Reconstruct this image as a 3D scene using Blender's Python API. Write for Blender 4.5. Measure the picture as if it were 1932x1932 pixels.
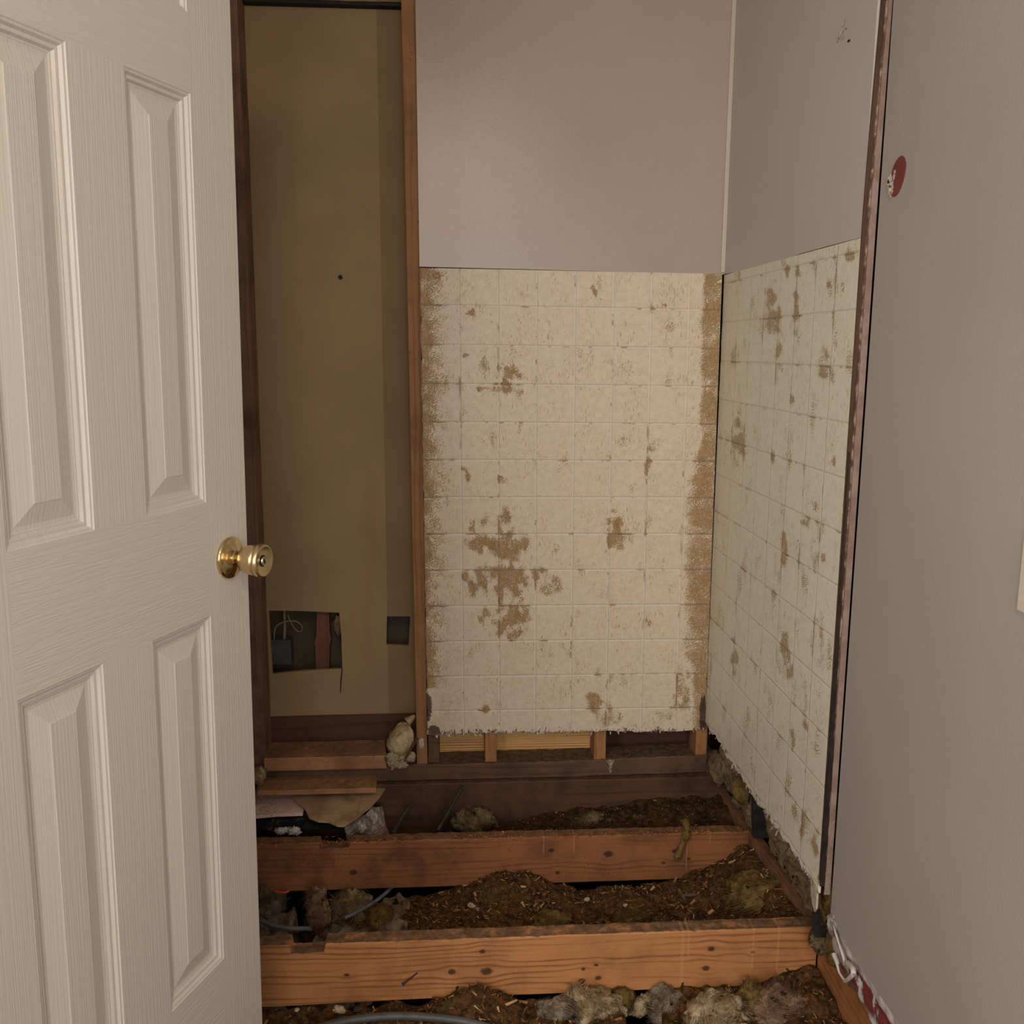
import bpy, bmesh, math, random
import numpy as np
from mathutils import Vector, noise, geometry, Matrix

for o in list(bpy.data.objects): bpy.data.objects.remove(o)
SC = bpy.context.scene
COL = SC.collection

# ------------------------------------------------------------------ camera
FPX = 1770.0
P, YW, RL = math.radians(9.8), math.radians(3.75), math.radians(.3)
CAM = Vector((0, 0, 1.29))
FW = Vector((math.sin(YW)*math.cos(P), math.cos(YW)*math.cos(P), -math.sin(P)))
R0 = Vector((math.cos(YW), -math.sin(YW), 0)); U0 = R0.cross(FW)
RT = R0*math.cos(RL)+U0*math.sin(RL); UP = U0*math.cos(RL)-R0*math.sin(RL)
cd = bpy.data.cameras.new('camera'); cam = bpy.data.objects.new('camera', cd); COL.objects.link(cam)
cd.sensor_width = 36; cd.lens = 36*FPX/1932; cd.clip_start = .02
m = Matrix((RT, UP, -FW)).transposed().to_4x4(); m.translation = CAM
cam.matrix_world = m
SC.camera = cam

# ------------------------------------------------------------------ world, lights, exposure
w = bpy.data.worlds.new('world'); SC.world = w; w.use_nodes = True
w.node_tree.nodes['Background'].inputs[0].default_value = (1, .96, .90, 1)
w.node_tree.nodes['Background'].inputs[1].default_value = .6
SC.view_settings.view_transform = 'Standard'; SC.view_settings.look = 'None'
SC.view_settings.exposure = -.07; SC.view_settings.gamma = 1; SC.view_settings.use_curve_mapping = False

def area(name, loc, target, sx, sy, power, color):
    l = bpy.data.lights.new(name, 'AREA'); l.shape = 'RECTANGLE'; l.size = sx; l.size_y = sy
    l.energy = power; l.color = color
    o = bpy.data.objects.new(name, l); COL.objects.link(o); o.location = loc
    o.rotation_euler = (Vector(target)-Vector(loc)).to_track_quat('-Z', 'Y').to_euler()
    return o
area('window_light', (.15, -1.42, 1.35), (.15, 2, .9), 1.1, 1.2, 22, (.97, .96, 1))
area('side_window_light', (-1.36, -.25, 1.40), (.8, 2.5, .7), 1.0, 1.2, 52, (1, .97, .94))
area('ceiling_lamp_light', (-.05, -.55, 2.36), (.1, 1.0, .9), .30, .30, 14, (1, .80, .60))

# ------------------------------------------------------------------ helpers
def ray(x, y): return FW+RT*((x-966)/FPX)-UP*((y-966)/FPX)
def on(x, y, ax, v):
    d = ray(x, y); return CAM+d*((v-CAM[ax])/d[ax])
def pr(p):
    q = Vector(p)-CAM; return 966+FPX*q.dot(RT)/q.dot(FW), 966-FPX*q.dot(UP)/q.dot(FW)
def N(p, s=1.0, o=3): return noise.fractal(Vector(p)*s, 1.0, 2.0, o)
def smooth(a, b, x):
    t = min(1, max(0, (x-a)/(b-a))); return t*t*(3-2*t)

def obj(name, verts, faces, mt, parent=None, origin=None, smooth_sh=False, mats=None, fmat=None, bevel=0):
    """links ONE mesh object; verts in world coordinates (or in the parent's own frame)"""
    verts = [Vector(v) for v in verts]
    if parent is None and origin is None:
        xs = [v.x for v in verts]; ys = [v.y for v in verts]; zs = [v.z for v in verts]
        origin = Vector(((min(xs)+max(xs))/2, (min(ys)+max(ys))/2, min(zs)))
    if origin is None: origin = Vector((0, 0, 0))
    me = bpy.data.meshes.new(name); me.from_pydata([v-origin for v in verts], [], faces); me.update()
    bm = bmesh.new(); bm.from_mesh(me); bmesh.ops.recalc_face_normals(bm, faces=bm.faces); bm.to_mesh(me); bm.free()
    for mm in (mats or [mt]): me.materials.append(mm)
    if fmat: me.polygons.foreach_set('material_index', fmat)
    if smooth_sh: me.polygons.foreach_set('use_smooth', [True]*len(me.polygons))
    o = bpy.data.objects.new(name, me); COL.objects.link(o)
    if parent: o.parent = parent
    o.location = origin
    if bevel:
        b = o.modifiers.new('bevel', 'BEVEL'); b.width = bevel; b.segments = 2; b.limit_method = 'ANGLE'
    return o
def tag(o, label, cat, group=None, kind=None):
    o['label'] = label; o['category'] = cat
    if group: o['group'] = group
    if kind: o['kind'] = kind
    return o
def struct(o, label=None):
    o['kind'] = 'structure'
    if label: o['label'] = label
    return o
def empty(name, loc, label, cat, group=None):
    o = bpy.data.objects.new(name, None); COL.objects.link(o); o.location = loc; o.empty_display_size = .05
    bpy.context.view_layer.update()
    return tag(o, label, cat, group)
def part(name, verts, faces, mt, parent, **k):
    """verts in world coordinates, converted to the parent's frame (parents are only translated)"""
    off = Vector(parent.location)
    return obj(name, [Vector(v)-off for v in verts], faces, mt, parent=parent, **k)

def boxvf(x0, x1, y0, y1, z0, z1):
    v = [(x, y, z) for x in (x0, x1) for y in (y0, y1) for z in (z0, z1)]
    f = [(0, 1, 3, 2), (4, 6, 7, 5), (0, 4, 5, 1), (2, 3, 7, 6), (0, 2, 6, 4), (1, 5, 7, 3)]
    return v, f
def slab(loops, off):
    """planar loops (outer, then holes) in 3D, thickened by the vector off"""
    off = Vector(off); flat = [Vector(p) for l in loops for p in l]
    tri = geometry.tessellate_polygon([[Vector(p) for p in l] for l in loops])
    n = len(flat); v = flat+[p+off for p in flat]
    f = [tuple(t) for t in tri]+[tuple(i+n for i in reversed(t)) for t in tri]
    s = 0
    for l in loops:
        k = len(l)
        for i in range(k):
            a, b = s+i, s+(i+1) % k
            f.append((a, b, b+n, a+n))
        s += k
    return v, f
def tube(pts, r, seg=10, closed_ends=True):
    P_ = [Vector(p) for p in pts]
    # smooth with catmull-rom
    Q = []
    for i in range(len(P_)-1):
        a, b, c, d = P_[max(i-1, 0)], P_[i], P_[i+1], P_[min(i+2, len(P_)-1)]
        for k in range(8):
            t = k/8
            Q.append(.5*((2*b)+(c-a)*t+(2*a-5*b+4*c-d)*t*t+(-a+3*b-3*c+d)*t**3))
    Q.append(P_[-1]); v = []; f = []
    rr = r if callable(r) else (lambda t: r)
    for i, q in enumerate(Q):
        t = (Q[min(i+1, len(Q)-1)]-Q[max(i-1, 0)]).normalized()
        a = t.cross(Vector((.13, .21, .97))).normalized(); b = t.cross(a)
        for k in range(seg):
            an = 2*math.pi*k/seg; v.append(q+(a*math.cos(an)+b*math.sin(an))*rr(i/(len(Q)-1)))
        if i:
            for k in range(seg):
                f.append(((i-1)*seg+k, (i-1)*seg+(k+1) % seg, i*seg+(k+1) % seg, i*seg+k))
    f.append(tuple(range(seg))); f.append(tuple(range(len(v)-seg, len(v))))
    return v, f
def merge(*vf):
    V = []; F = []
    for v, f in vf:
        n = len(V); V += [Vector(p) for p in v]; F += [tuple(i+n for i in q) for q in f]
    return V, F

# ------------------------------------------------------------------ materials
def srgb(r, g, b):
    c = lambda u: (u/255/12.92) if u/255 <= .04045 else ((u/255+.055)/1.055)**2.4
    return (c(r), c(g), c(b), 1)
class NB:
    def __init__(s, name):
        s.m = bpy.data.materials.new(name); s.m.use_nodes = True; s.t = s.m.node_tree
        s.b = s.t.nodes['Principled BSDF']; s.pos = s.t.nodes.new('ShaderNodeNewGeometry').outputs['Position']
    def put(s, i, v):
        if hasattr(v, 'is_linked') or hasattr(v, 'links'): s.t.links.new(v, i)
        else: i.default_value = v
    def math(s, op, a, b=0.0, c=None, clamp=False):
        n = s.t.nodes.new('ShaderNodeMath'); n.operation = op; n.use_clamp = clamp
        s.put(n.inputs[0], a); s.put(n.inputs[1], b)
        if c is not None: s.put(n.inputs[2], c)
        return n.outputs[0]
    def mapping(s, vec, sc=(1, 1, 1), loc=(0, 0, 0), rot=(0, 0, 0)):
        n = s.t.nodes.new('ShaderNodeMapping'); s.put(n.inputs[0], vec)
        n.inputs['Scale'].default_value = sc; n.inputs['Location'].default_value = loc; n.inputs['Rotation'].default_value = rot
        return n.outputs[0]
    def noise(s, vec, scale, detail=3, rough=.55, dist=0):
        n = s.t.nodes.new('ShaderNodeTexNoise'); s.put(n.inputs['Vector'], vec)
        n.inputs['Scale'].default_value = scale; n.inputs['Detail'].default_value = detail
        n.inputs['Roughness'].default_value = rough; n.inputs['Distortion'].default_value = dist
        return n.outputs['Fac']
    def vor(s, vec, scale, feature='F1', out='Distance'):
        n = s.t.nodes.new('ShaderNodeTexVoronoi'); s.put(n.inputs['Vector'], vec); n.feature = feature
        n.inputs['Scale'].default_value = scale; return n.outputs[out]
    def step(s, x, a, b):
        n = s.t.nodes.new('ShaderNodeMapRange'); n.interpolation_type = 'SMOOTHSTEP'; s.put(n.inputs[0], x)
        n.inputs[1].default_value = a; n.inputs[2].default_value = b; return n.outputs[0]
    def mix(s, f, a, b):
        n = s.t.nodes.new('ShaderNodeMix'); n.data_type = 'RGBA'; s.put(n.inputs[0], f)
        s.put(n.inputs[6], a); s.put(n.inputs[7], b); return n.outputs[2]
    def sep(s, v):
        n = s.t.nodes.new('ShaderNodeSeparateXYZ'); s.put(n.inputs[0], v); return n.outputs
    def comb(s, x, y, z):
        n = s.t.nodes.new('ShaderNodeCombineXYZ')
        for i, q in enumerate((x, y, z)): s.put(n.inputs[i], q)
        return n.outputs[0]
    def attr(s, name, out='Fac'):
        n = s.t.nodes.new('ShaderNodeAttribute'); n.attribute_name = name; return n.outputs[out]
    def fin(s, col, rough=.7, bump=None, dist=.002, strength=1.0, spec=None, metal=0):
        s.put(s.b.inputs['Base Color'], col); s.put(s.b.inputs['Roughness'], rough)
        s.b.inputs['Metallic'].default_value = metal
        if spec is not None: s.b.inputs['Specular IOR Level'].default_value = spec
        if bump is not None:
            n = s.t.nodes.new('ShaderNodeBump'); s.put(n.inputs['Height'], bump)
            n.inputs['Distance'].default_value = dist; n.inputs['Strength'].default_value = strength
            s.t.links.new(n.outputs[0], s.b.inputs['Normal'])
        return s.m

def plain(name, c1, c2, scale=20, rough=.7, bscale=120, bd=.001, spec=None, metal=0, lo=.35, hi=.65):
    k = NB(name); f = k.step(k.noise(k.pos, scale, 5), lo, hi)
    return k.fin(k.mix(f, srgb(*c1), srgb(*c2)), rough, k.noise(k.pos, bscale, 3), bd, 1, spec, metal)

def wood(name, light, dark, axis=0, across=2, freq=260, knots=(), streaks=(), topdirt=0, rough=.75, dirt=.35, dirtc=(30, 20, 12), bow=.004, gr=1.0, specks=.0):
    k = NB(name); p = k.sep(k.pos); a = p[axis]; b = p[across]; c = p[3-axis-across]
    low = k.noise(k.mapping(k.pos, tuple(1.6 if i == axis else 9 for i in range(3))), 1, 3)
    bb = k.math('ADD', b, k.math('MULTIPLY', k.math('SUBTRACT', low, .5), bow*14))
    kn = None
    for (ka, kb, r) in knots:
        da = k.math('MULTIPLY', k.math('SUBTRACT', a, ka), .75); db = k.math('SUBTRACT', b, kb)
        d2 = k.math('ADD', k.math('MULTIPLY', da, da), k.math('MULTIPLY', db, db))
        e = k.math('EXPONENT', k.math('MULTIPLY', d2, -1/(2*(r*2.2)**2)))
        bb = k.math('SUBTRACT', bb, k.math('MULTIPLY', k.math('MULTIPLY', db, e), .8))
        mk = k.step(k.math('ADD', k.math('SQRT', d2), k.math('MULTIPLY', k.math('SUBTRACT', k.noise(k.pos, 150, 2), .5), r*.8)), r*1.2, r*.55)
        kn = mk if kn is None else k.math('MAXIMUM', kn, mk)
    bb = k.math('ADD', bb, k.math('MULTIPLY', c, .35))
    s = k.math('SINE', k.math('MULTIPLY', bb, freq*2*math.pi/2.2))
    ring = k.math('POWER', k.math('MULTIPLY_ADD', s, .5, .5), 3)
    gmod = k.step(k.noise(k.mapping(k.pos, tuple(2.0 if i == axis else 26 for i in range(3))), 1, 2), .38, .62)
    fine = k.noise(k.mapping(k.pos, tuple(10 if i == axis else 420 for i in range(3))), 1, 3)
    g = k.math('ADD', k.math('MULTIPLY', k.math('MULTIPLY', ring, gmod), .55*gr), k.math('MULTIPLY', k.math('SUBTRACT', fine, .4), .5), clamp=True)
    col = k.mix(g, srgb(*light), srgb(*dark))
    bl = k.step(k.noise(k.pos, 7, 5, .65), .42, .72)
    col = k.mix(k.math('MULTIPLY', bl, dirt), col, srgb(*dirtc))
    if kn is not None: col = k.mix(k.math('MULTIPLY', kn, .85), col, srgb(42, 24, 14))
    if specks: col = k.mix(k.math('MULTIPLY', k.step(k.vor(k.pos, 90), .16, .10), k.step(k.noise(k.pos, 9, 2), .5-specks*.1, .66)), col, srgb(26, 16, 10))
    if topdirt:
        ng = k.sep(k.t.nodes.new('ShaderNodeNewGeometry').outputs['Normal'])[2]
        dn = k.mix(k.step(k.noise(k.pos, 60, 5, .7), .4, .62), srgb(112, 90, 68), srgb(72, 54, 38))
        col = k.mix(k.math('MULTIPLY', k.step(ng, .55, .8), k.math('MULTIPLY', k.step(k.noise(k.pos, 26, 5, .6), .30, .52), topdirt)), col, dn)
    for (sa, wd, z0) in streaks:
        dx = k.math('ABSOLUTE', k.math('SUBTRACT', a, sa))
        mk = k.math('MULTIPLY', k.step(dx, wd, wd*.6), k.step(b, z0, z0+.01))
        col = k.mix(k.math('MULTIPLY', mk, .26), col, srgb(225, 165, 115))
    return k.fin(col, rough, k.math('ADD', g, k.noise(k.pos, 200, 2)), .0012, .7)

def wallpaint(name, c, c2, rough, bs, bd, spec=.5, sx=1.0):
    k = NB(name)
    f = k.step(k.noise(k.pos, 2.2, 3), .35, .65)
    h = k.noise(k.mapping(k.pos, (sx, 1, 1)), bs, 2)
    return k.fin(k.mix(f, srgb(*c), srgb(*c2)), rough, h, bd, 1, spec)

def tile_mat(name, base, base2, resc, comb_axis=0, flecks=1.0, warm=0):
    k = NB(name); uv = k.attr('tile_uv', 'Vector'); q = k.sep(uv); u, v = q[0], q[1]
    def line(t, wd, soft):
        fr = k.math('ABSOLUTE', k.math('SUBTRACT', k.math('FRACT', k.math('ADD', t, .5)), .5))
        return k.step(fr, wd+soft, wd*.4)
    ln = k.math('MAXIMUM', line(u, .018, .012), line(v, .018, .012))
    edge = k.math('MAXIMUM', line(k.math('SUBTRACT', u, .026), .016, .012), line(k.math('ADD', v, .026), .016, .012))  # shadow along one side of each groove, painted into the board colour
    mot = k.noise(uv, 6, 6, .6)
    col = k.mix(k.step(mot, .35, .65), srgb(*base), srgb(*base2))
    # faint directional scratches of residue all over
    for i, (sx, sy, th, amt) in enumerate(((34, 7, .60, .6), (20, 6, .655, .85), (14, 24, .655, .5), (60, 16, .62, .5))):
        n1 = k.noise(k.mapping(uv, (sx*.9, sy*.9, 1), (i*7.3, i*3.1, 0), (0, 0, (.12, -.25, .5, .2)[i])), 1, 3, .5, .3)
        gate = k.step(k.noise(k.mapping(uv, (1.0, .8, 1), (i*5.7, 2, 0)), 1.3, 3), .48, .64)
        col = k.mix(k.math('MULTIPLY', k.math('MULTIPLY', k.step(n1, th-.03, th+.02), gate), amt*flecks), col, srgb(*resc))
    res = k.attr('residue'); rot = k.attr('rot')
    # combed adhesive: fine ridges in one direction, broken up, crackled in the thick parts
    def wave(vec, fr):
        return k.math('MULTIPLY_ADD', k.math('SINE', k.math('MULTIPLY', k.math('ADD', vec, k.math('MULTIPLY', k.noise(uv, 2.2, 3, .6), .55)), fr)), .5, .5)
    w1 = wave(u, 120); w2 = wave(k.math('ADD', v, k.math('MULTIPLY', u, .5)), 105)
    sel = k.step(k.noise(uv, 1.7, 2), .44, .56)
    wv = k.math('ADD', k.math('MULTIPLY', w1, sel), k.math('MULTIPLY', w2, k.math('SUBTRACT', 1.0, sel)))
    cr = k.step(k.vor(uv, 13, 'DISTANCE_TO_EDGE'), .10, .02)
    nz = k.noise(k.mapping(uv, (2.4, .8, 1)), 8, 6, .7)
    n5 = k.noise(uv, 2.6, 3, .6)
    th = k.math('ADD', k.math('MULTIPLY', wv, .46), k.math('MULTIPLY', nz, .66))
    th = k.math('ADD', k.math('ADD', th, k.math('MULTIPLY', cr, .22)), k.math('MULTIPLY', k.math('SUBTRACT', n5, .5), .7))
    rm = k.step(k.math('SUBTRACT', k.math('MINIMUM', res, .86), th), -.07, .10)
    col = k.mix(k.math('MULTIPLY', rm, .88), col, srgb(*resc))
    rl = k.math('MULTIPLY', k.math('MULTIPLY', ln, k.step(res, .2, .5)), .8)
    col = k.mix(k.math('MULTIPLY', ln, .8), col, srgb(236, 226, 206))
    col = k.mix(k.math('MULTIPLY', edge, .20), col, srgb(120, 98, 66))
    col = k.mix(rl, col, srgb(140, 102, 55))
    lnd = k.math('MULTIPLY', ln, k.step(k.noise(uv, 3.1, 4), .60, .66))
    col = k.mix(k.math('MULTIPLY', lnd, .7), col, srgb(130, 98, 58))
    rn = k.step(k.math('SUBTRACT', rot, k.noise(k.mapping(uv, (2, 1, 1)), 9, 6, .7)), -.05, .06)
    col = k.mix(k.math('MULTIPLY', rn, .9), col, srgb(62, 42, 34))
    dots = k.math('MULTIPLY', k.step(k.vor(uv, 3.3), .035, .02), .8)
    col = k.mix(dots, col, srgb(70, 50, 35))
    bump = k.math('SUBTRACT', k.math('ADD', k.math('MULTIPLY', rm, .35), k.math('MULTIPLY', wv, k.math('MULTIPLY', rm, 1.0))), k.math('MULTIPLY', ln, .45))
    bump = k.math('SUBTRACT', k.math('ADD', bump, k.math('MULTIPLY', mot, .08)), rn)
    return k.fin(col, .42, bump, .0012, 1, .45)

M_DOORV = None
def door_mat(name, horiz):
    k = NB(name)
    tc = k.t.nodes.new('ShaderNodeTexCoord').outputs['Object']
    if horiz:
        mp = k.mapping(tc, (9, 1, 150)); d = 1.6
    else:
        mp = k.mapping(tc, (330, 1, 5)); d = .25
    n = k.noise(mp, 1, 2, .5, d)
    h = k.math('MULTIPLY', k.step(n, .40, .56), 1)
    return k.fin(k.mix(n, srgb(218, 213, 205), srgb(210, 205, 197)), .5, h, .00045 if horiz else .0003, .55, .35)

MT = {}
MT['door_v'] = door_mat('door_paint_vertical', False); MT['door_h'] = door_mat('door_paint_horizontal', True)
MT['brass'] = (lambda k: k.fin(k.mix(k.noise(k.pos, 60, 3), srgb(224, 204, 160), srgb(208, 186, 138)), k.math('MULTIPLY_ADD', k.noise(k.pos, 90, 3), .12, .10), None, metal=1))(NB('brass'))
MT['brass_knob'] = (lambda k: k.fin(k.mix(k.noise(k.pos, 90, 3), srgb(222, 202, 158), srgb(206, 182, 134)), .30, k.noise(k.pos, 500, 2), .0002, .5, metal=1))(NB('satin_brass'))
MT['nickel'] = plain('nickel', (190, 185, 170), (205, 200, 188), 80, .25, metal=1, bd=.0001)
MT['black'] = plain('black', (14, 13, 12), (22, 20, 18), 30, .7)
MT['panel_back'] = wallpaint('pinkish_grey_paint', (184, 166, 152), (179, 161, 147), .20, 420, .00035, .5)
MT['panel_right'] = wallpaint('grey_paint', (200, 191, 180), (195, 186, 175), .45, 260, .0004, .4)
MT['grey'] = wallpaint('grey_wall_paint', (175, 168, 158), (170, 163, 153), .6, 180, .0005, .3)
MT['trim'] = wallpaint('trim_paint', (205, 195, 178), (196, 186, 170), .4, 200, .0002)
MT['kraft'] = None
k = NB('drywall_paper')
f = k.step(k.noise(k.pos, 5, 5), .35, .65)
c = k.mix(f, srgb(162, 137, 101), srgb(153, 129, 94))
px = k.sep(k.pos)
band = k.step(px[0], -.196, -.193)  # vertical shade band beside the stud, painted into the paper colour
c = k.mix(k.math('MULTIPLY', band, .38), c, srgb(108, 78, 38))
c = k.mix(k.math('MULTIPLY', k.step(k.noise(k.mapping(k.pos, (3, 1, .8), (.3, 0, 0)), 3, 4), .56, .75), .35), c, srgb(150, 110, 84))
c = k.mix(k.math('MULTIPLY', k.step(k.vor(k.mapping(k.pos, (1, 1, .6)), 9), .03, .022), .9), c, srgb(30, 20, 12))
MT['kraft'] = k.fin(c, .85, k.noise(k.pos, 300, 2), .0003, .6)

MT['stud'] = wood('stud_wood', (160, 116, 74), (116, 78, 46), 2, 0, 120, dirt=.5, dirtc=(104, 62, 36), specks=.5)
MT['stud_dark'] = wood('dark_stud_wood', (140, 106, 84), (100, 74, 58), 2, 0, 130, dirt=.65, dirtc=(40, 34, 30))
MT['joist_front'] = wood('front_joist_wood', (200, 138, 84), (132, 78, 38), 0, 2, 150, topdirt=.85, gr=1.3,
    knots=[(.33, -.118, .0045), (.30, -.128, .004), (.297, -.158, .008), (.335, -.152, .0065), (.60, -.088, .007), (.59, -.137, .008), (.075, -.124, .011), (-.005, -.122, .008), (.065, -.073, .006), (-.245, -.12, .005), (.70, -.10, .004)],
    streaks=[(.532, .0045, -.19), (.546, .003, -.11), (.70, .003, -.15), (.76, .0035, -.16)], dirt=.42, dirtc=(118, 66, 32))
MT['joist_mid'] = wood('middle_joist_wood', (156, 100, 60), (100, 58, 32), 0, 2, 130, topdirt=.7,
    knots=[(.432, -.098, .011), (.272, -.082, .007), (.59, -.13, .005), (.29, -.15, .006), (-.275, -.13, .009), (.62, -.095, .007), (.66, -.12, .005)],
    streaks=[(.25, .002, -.10), (.335, .002, -.10), (.655, .002, -.16), (.72, .002, -.08)], dirt=.6, dirtc=(58, 30, 16), specks=.8)
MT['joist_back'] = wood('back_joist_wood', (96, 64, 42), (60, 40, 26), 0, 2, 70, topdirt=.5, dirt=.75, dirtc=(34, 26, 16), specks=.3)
MT['plate'] = wood('bottom_plate_wood', (108, 78, 56), (70, 50, 36), 0, 2, 90, topdirt=.9, dirt=.7, dirtc=(44, 34, 28), specks=.6)
MT['scrap'] = wood('scrap_board_wood', (180, 132, 94), (130, 90, 60), 0, 2, 90, topdirt=.35, dirt=.6, dirtc=(92, 56, 34), specks=.4)
MT['dark_board'] = wood('dark_board_wood', (90, 58, 40), (60, 38, 26), 0, 2, 60, dirt=.6, dirtc=(38, 24, 16))
MT['ply'] = wood('yellow_sheathing_wood', (226, 178, 112), (150, 104, 56), 0, 2, 260, dirt=.15, dirtc=(120, 84, 46), gr=1.6, bow=.001)
MT['cripple'] = wood('cripple_wood', (178, 124, 78), (126, 80, 46), 2, 0, 110, dirt=.6, dirtc=(88, 56, 34), specks=.5)
MT['ledger'] = wood('ledger_wood', (142, 98, 66), (90, 58, 38), 1, 2, 90, dirt=.7, dirtc=(60, 42, 26), specks=.6)
MT['side_joist'] = wood('side_joist_wood', (184, 122, 72), (134, 82, 44), 1, 2, 110, dirt=.45, dirtc=(92, 58, 34))
MT['tile_back'] = tile_mat('tile_board_back', (228, 212, 188), (219, 202, 177), (172, 134, 82))
MT['tile_right'] = tile_mat('tile_board_right', (236, 230, 210), (229, 222, 201), (176, 144, 100), flecks=.9)

def debris_mat(name, cs, bscale=90, bd=.012, yellow=None):
    k = NB(name)
    a = k.step(k.noise(k.pos, 16, 6, .7), .36, .64); b = k.step(k.noise(k.pos, 70, 5, .75), .42, .62)
    c = k.mix(b, k.mix(a, srgb(*cs[0]), srgb(*cs[1])), srgb(*cs[2]))
    if yellow:
        c = k.mix(k.math('MULTIPLY', k.step(k.noise(k.mapping(k.pos, (1, 1, 1), (3, 1, 0)), 8, 4, .6), .56, .72), .7), c, srgb(*yellow))
    return k.fin(c, .95, k.noise(k.pos, bscale, 6, .75), bd, 1, .15)
MT['debris'] = debris_mat('debris_dust', ((54, 38, 22), (98, 68, 40), (134, 96, 58)), yellow=(112, 90, 46))
MT['debris_dark'] = debris_mat('debris_dark', ((40, 30, 18), (72, 52, 30), (98, 72, 42)), yellow=(82, 72, 38))
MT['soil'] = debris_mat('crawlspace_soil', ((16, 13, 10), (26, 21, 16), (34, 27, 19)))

def chipmat(name, cols):
    k = NB(name); t = k.attr('tone'); c = srgb(*cols[0])
    for i, q in enumerate(cols[1:]):
        c = k.mix(k.step(t, (i+.6)/len(cols), (i+1.0)/len(cols)), c, srgb(*q))
    return k.fin(c, .85, spec=.2)
MT['chips'] = chipmat('wood_chip', [(58, 38, 20), (92, 62, 34), (128, 88, 50), (160, 116, 70), (196, 158, 112)])
MT['fringe'] = chipmat('wood_fibre', [(110, 64, 34), (150, 92, 48), (182, 122, 70), (200, 150, 96)])

def fluffmat(name, c1, c2, c3):
    k = NB(name); a = k.step(k.noise(k.pos, 22, 5, .65), .38, .62); b = k.step(k.noise(k.pos, 60, 5, .7), .5, .68)
    c = k.mix(k.math('MULTIPLY', b, .8), k.mix(a, srgb(*c1), srgb(*c2)), srgb(*c3))
    c = k.mix(k.step(k.noise(k.mapping(k.pos, (1, 1, 1), (4, 0, 0)), 34, 3, .6), .60, .72), c, srgb(*[q*.55 for q in c3]))
    return k.fin(c, .95, k.noise(k.mapping(k.pos, (1, .5, .4), rot=(.6, .5, 0)), 170, 5, .75), .006, 1, .1)
MT['ins_white'] = fluffmat('pale_glass_wool', (220, 198, 162), (168, 140, 100), (104, 78, 44))
MT['ins_yellow'] = fluffmat('yellow_glass_wool', (146, 120, 72), (110, 84, 46), (66, 48, 26))
MT['ins_grey'] = fluffmat('grey_glass_wool', (162, 142, 108), (126, 106, 74), (76, 58, 36))
MT['ins_tan'] = fluffmat('tan_glass_wool', (162, 130, 104), (126, 98, 78), (70, 50, 36))
MT['ins_pale'] = fluffmat('dirty_pale_wool', (170, 154, 132), (124, 106, 84), (60, 46, 32))

# ------------------------------------------------------------------ room shell (structure)
YB, XR, TP = 2.65, .765, .107
def rng_grid(c00, c10, c01, c11, nu, nv, fn=None):
    """bilinear patch; fn(u,v,p)->p"""
    V = []; F = []
    for j in range(nv+1):
        for i in range(nu+1):
            u, v = i/nu, j/nv
            p = (c00*(1-u)+c10*u)*(1-v)+(c01*(1-u)+c11*u)*v
            if fn: p = fn(u, v, p)
            V.append(p)
            if i and j:
                a = j*(nu+1)+i; F.append((a-nu-2, a-nu-1, a, a-1))
    return V, F

ZS = 1.505   # seam height
# upper painted panels
v, f = slab([[(-.083, YB, ZS+.008), (XR, YB, ZS-.004), (XR, YB, 2.44), (-.087, YB, 2.44)]], (0, .008, 0))
struct(obj('wall_back', v, f, MT['panel_back']), 'painted pinkish-grey upper panel of the back wall')
v, f = boxvf(-1.40, -.603, 2.652, 2.66, .0, 2.44)
struct(obj('wall_back_left', v, f, MT['panel_back']), 'painted wall continuing behind the open door')
seam = [(2.65, 1.502), (2.45, 1.496), (2.25, 1.495), (2.07, 1.501), (1.9, 1.501), (1.765, 1.50)]
v, f = slab([[(XR, y, z) for y, z in seam]+[(XR+.002, 1.765, 1.9), (XR+.012, 1.765, 2.44), (XR, 2.65, 2.44)]], (.008, 0, 0))
struct(obj('wall_alcove_right', v, f, MT['panel_right']), 'painted grey upper panel of the alcove side wall')
# grey wall towards the camera
v, f = boxvf(.787, .80, -1.5, 1.745, .115, 2.44)
struct(obj('wall_right', v, f, MT['grey']), 'plain grey wall right of the tiled alcove')
v, f = boxvf(-1.42, -1.40, -1.5, 2.65, -.04, 2.44)
struct(obj('wall_left', v, f, MT['grey']))
v, f = boxvf(-1.40, -.615, .93, 1.03, -.04, 2.44)
struct(obj('wall_partition', v, f, MT['grey']), 'wall that carries the hinges of the open door')
v, f = merge(boxvf(-1.42, -.45, -1.52, -1.5, -.04, 2.44), boxvf(.75, .80, -1.52, -1.5, -.04, 2.44), boxvf(-.45, .75, -1.52, -1.5, -.04, .70), boxvf(-.45, .75, -1.52, -1.5, 2.0, 2.44))
struct(obj('wall_front', v, f, MT['grey']))
v, f = boxvf(-1.42, .80, -1.52, 2.9, 2.44, 2.46)
struct(obj('ceiling', v, f, wallpaint('ceiling_paint', (200, 194, 184), (196, 190, 180), .8, 150, .001)))
v, f = boxvf(-1.42, .80, -1.52, 1.15, -.04, -.02)
struct(obj('floor', v, f, wood('subfloor_wood', (150, 112, 78), (120, 86, 56), 1, 0, 60)), 'remaining subfloor behind the camera')
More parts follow.
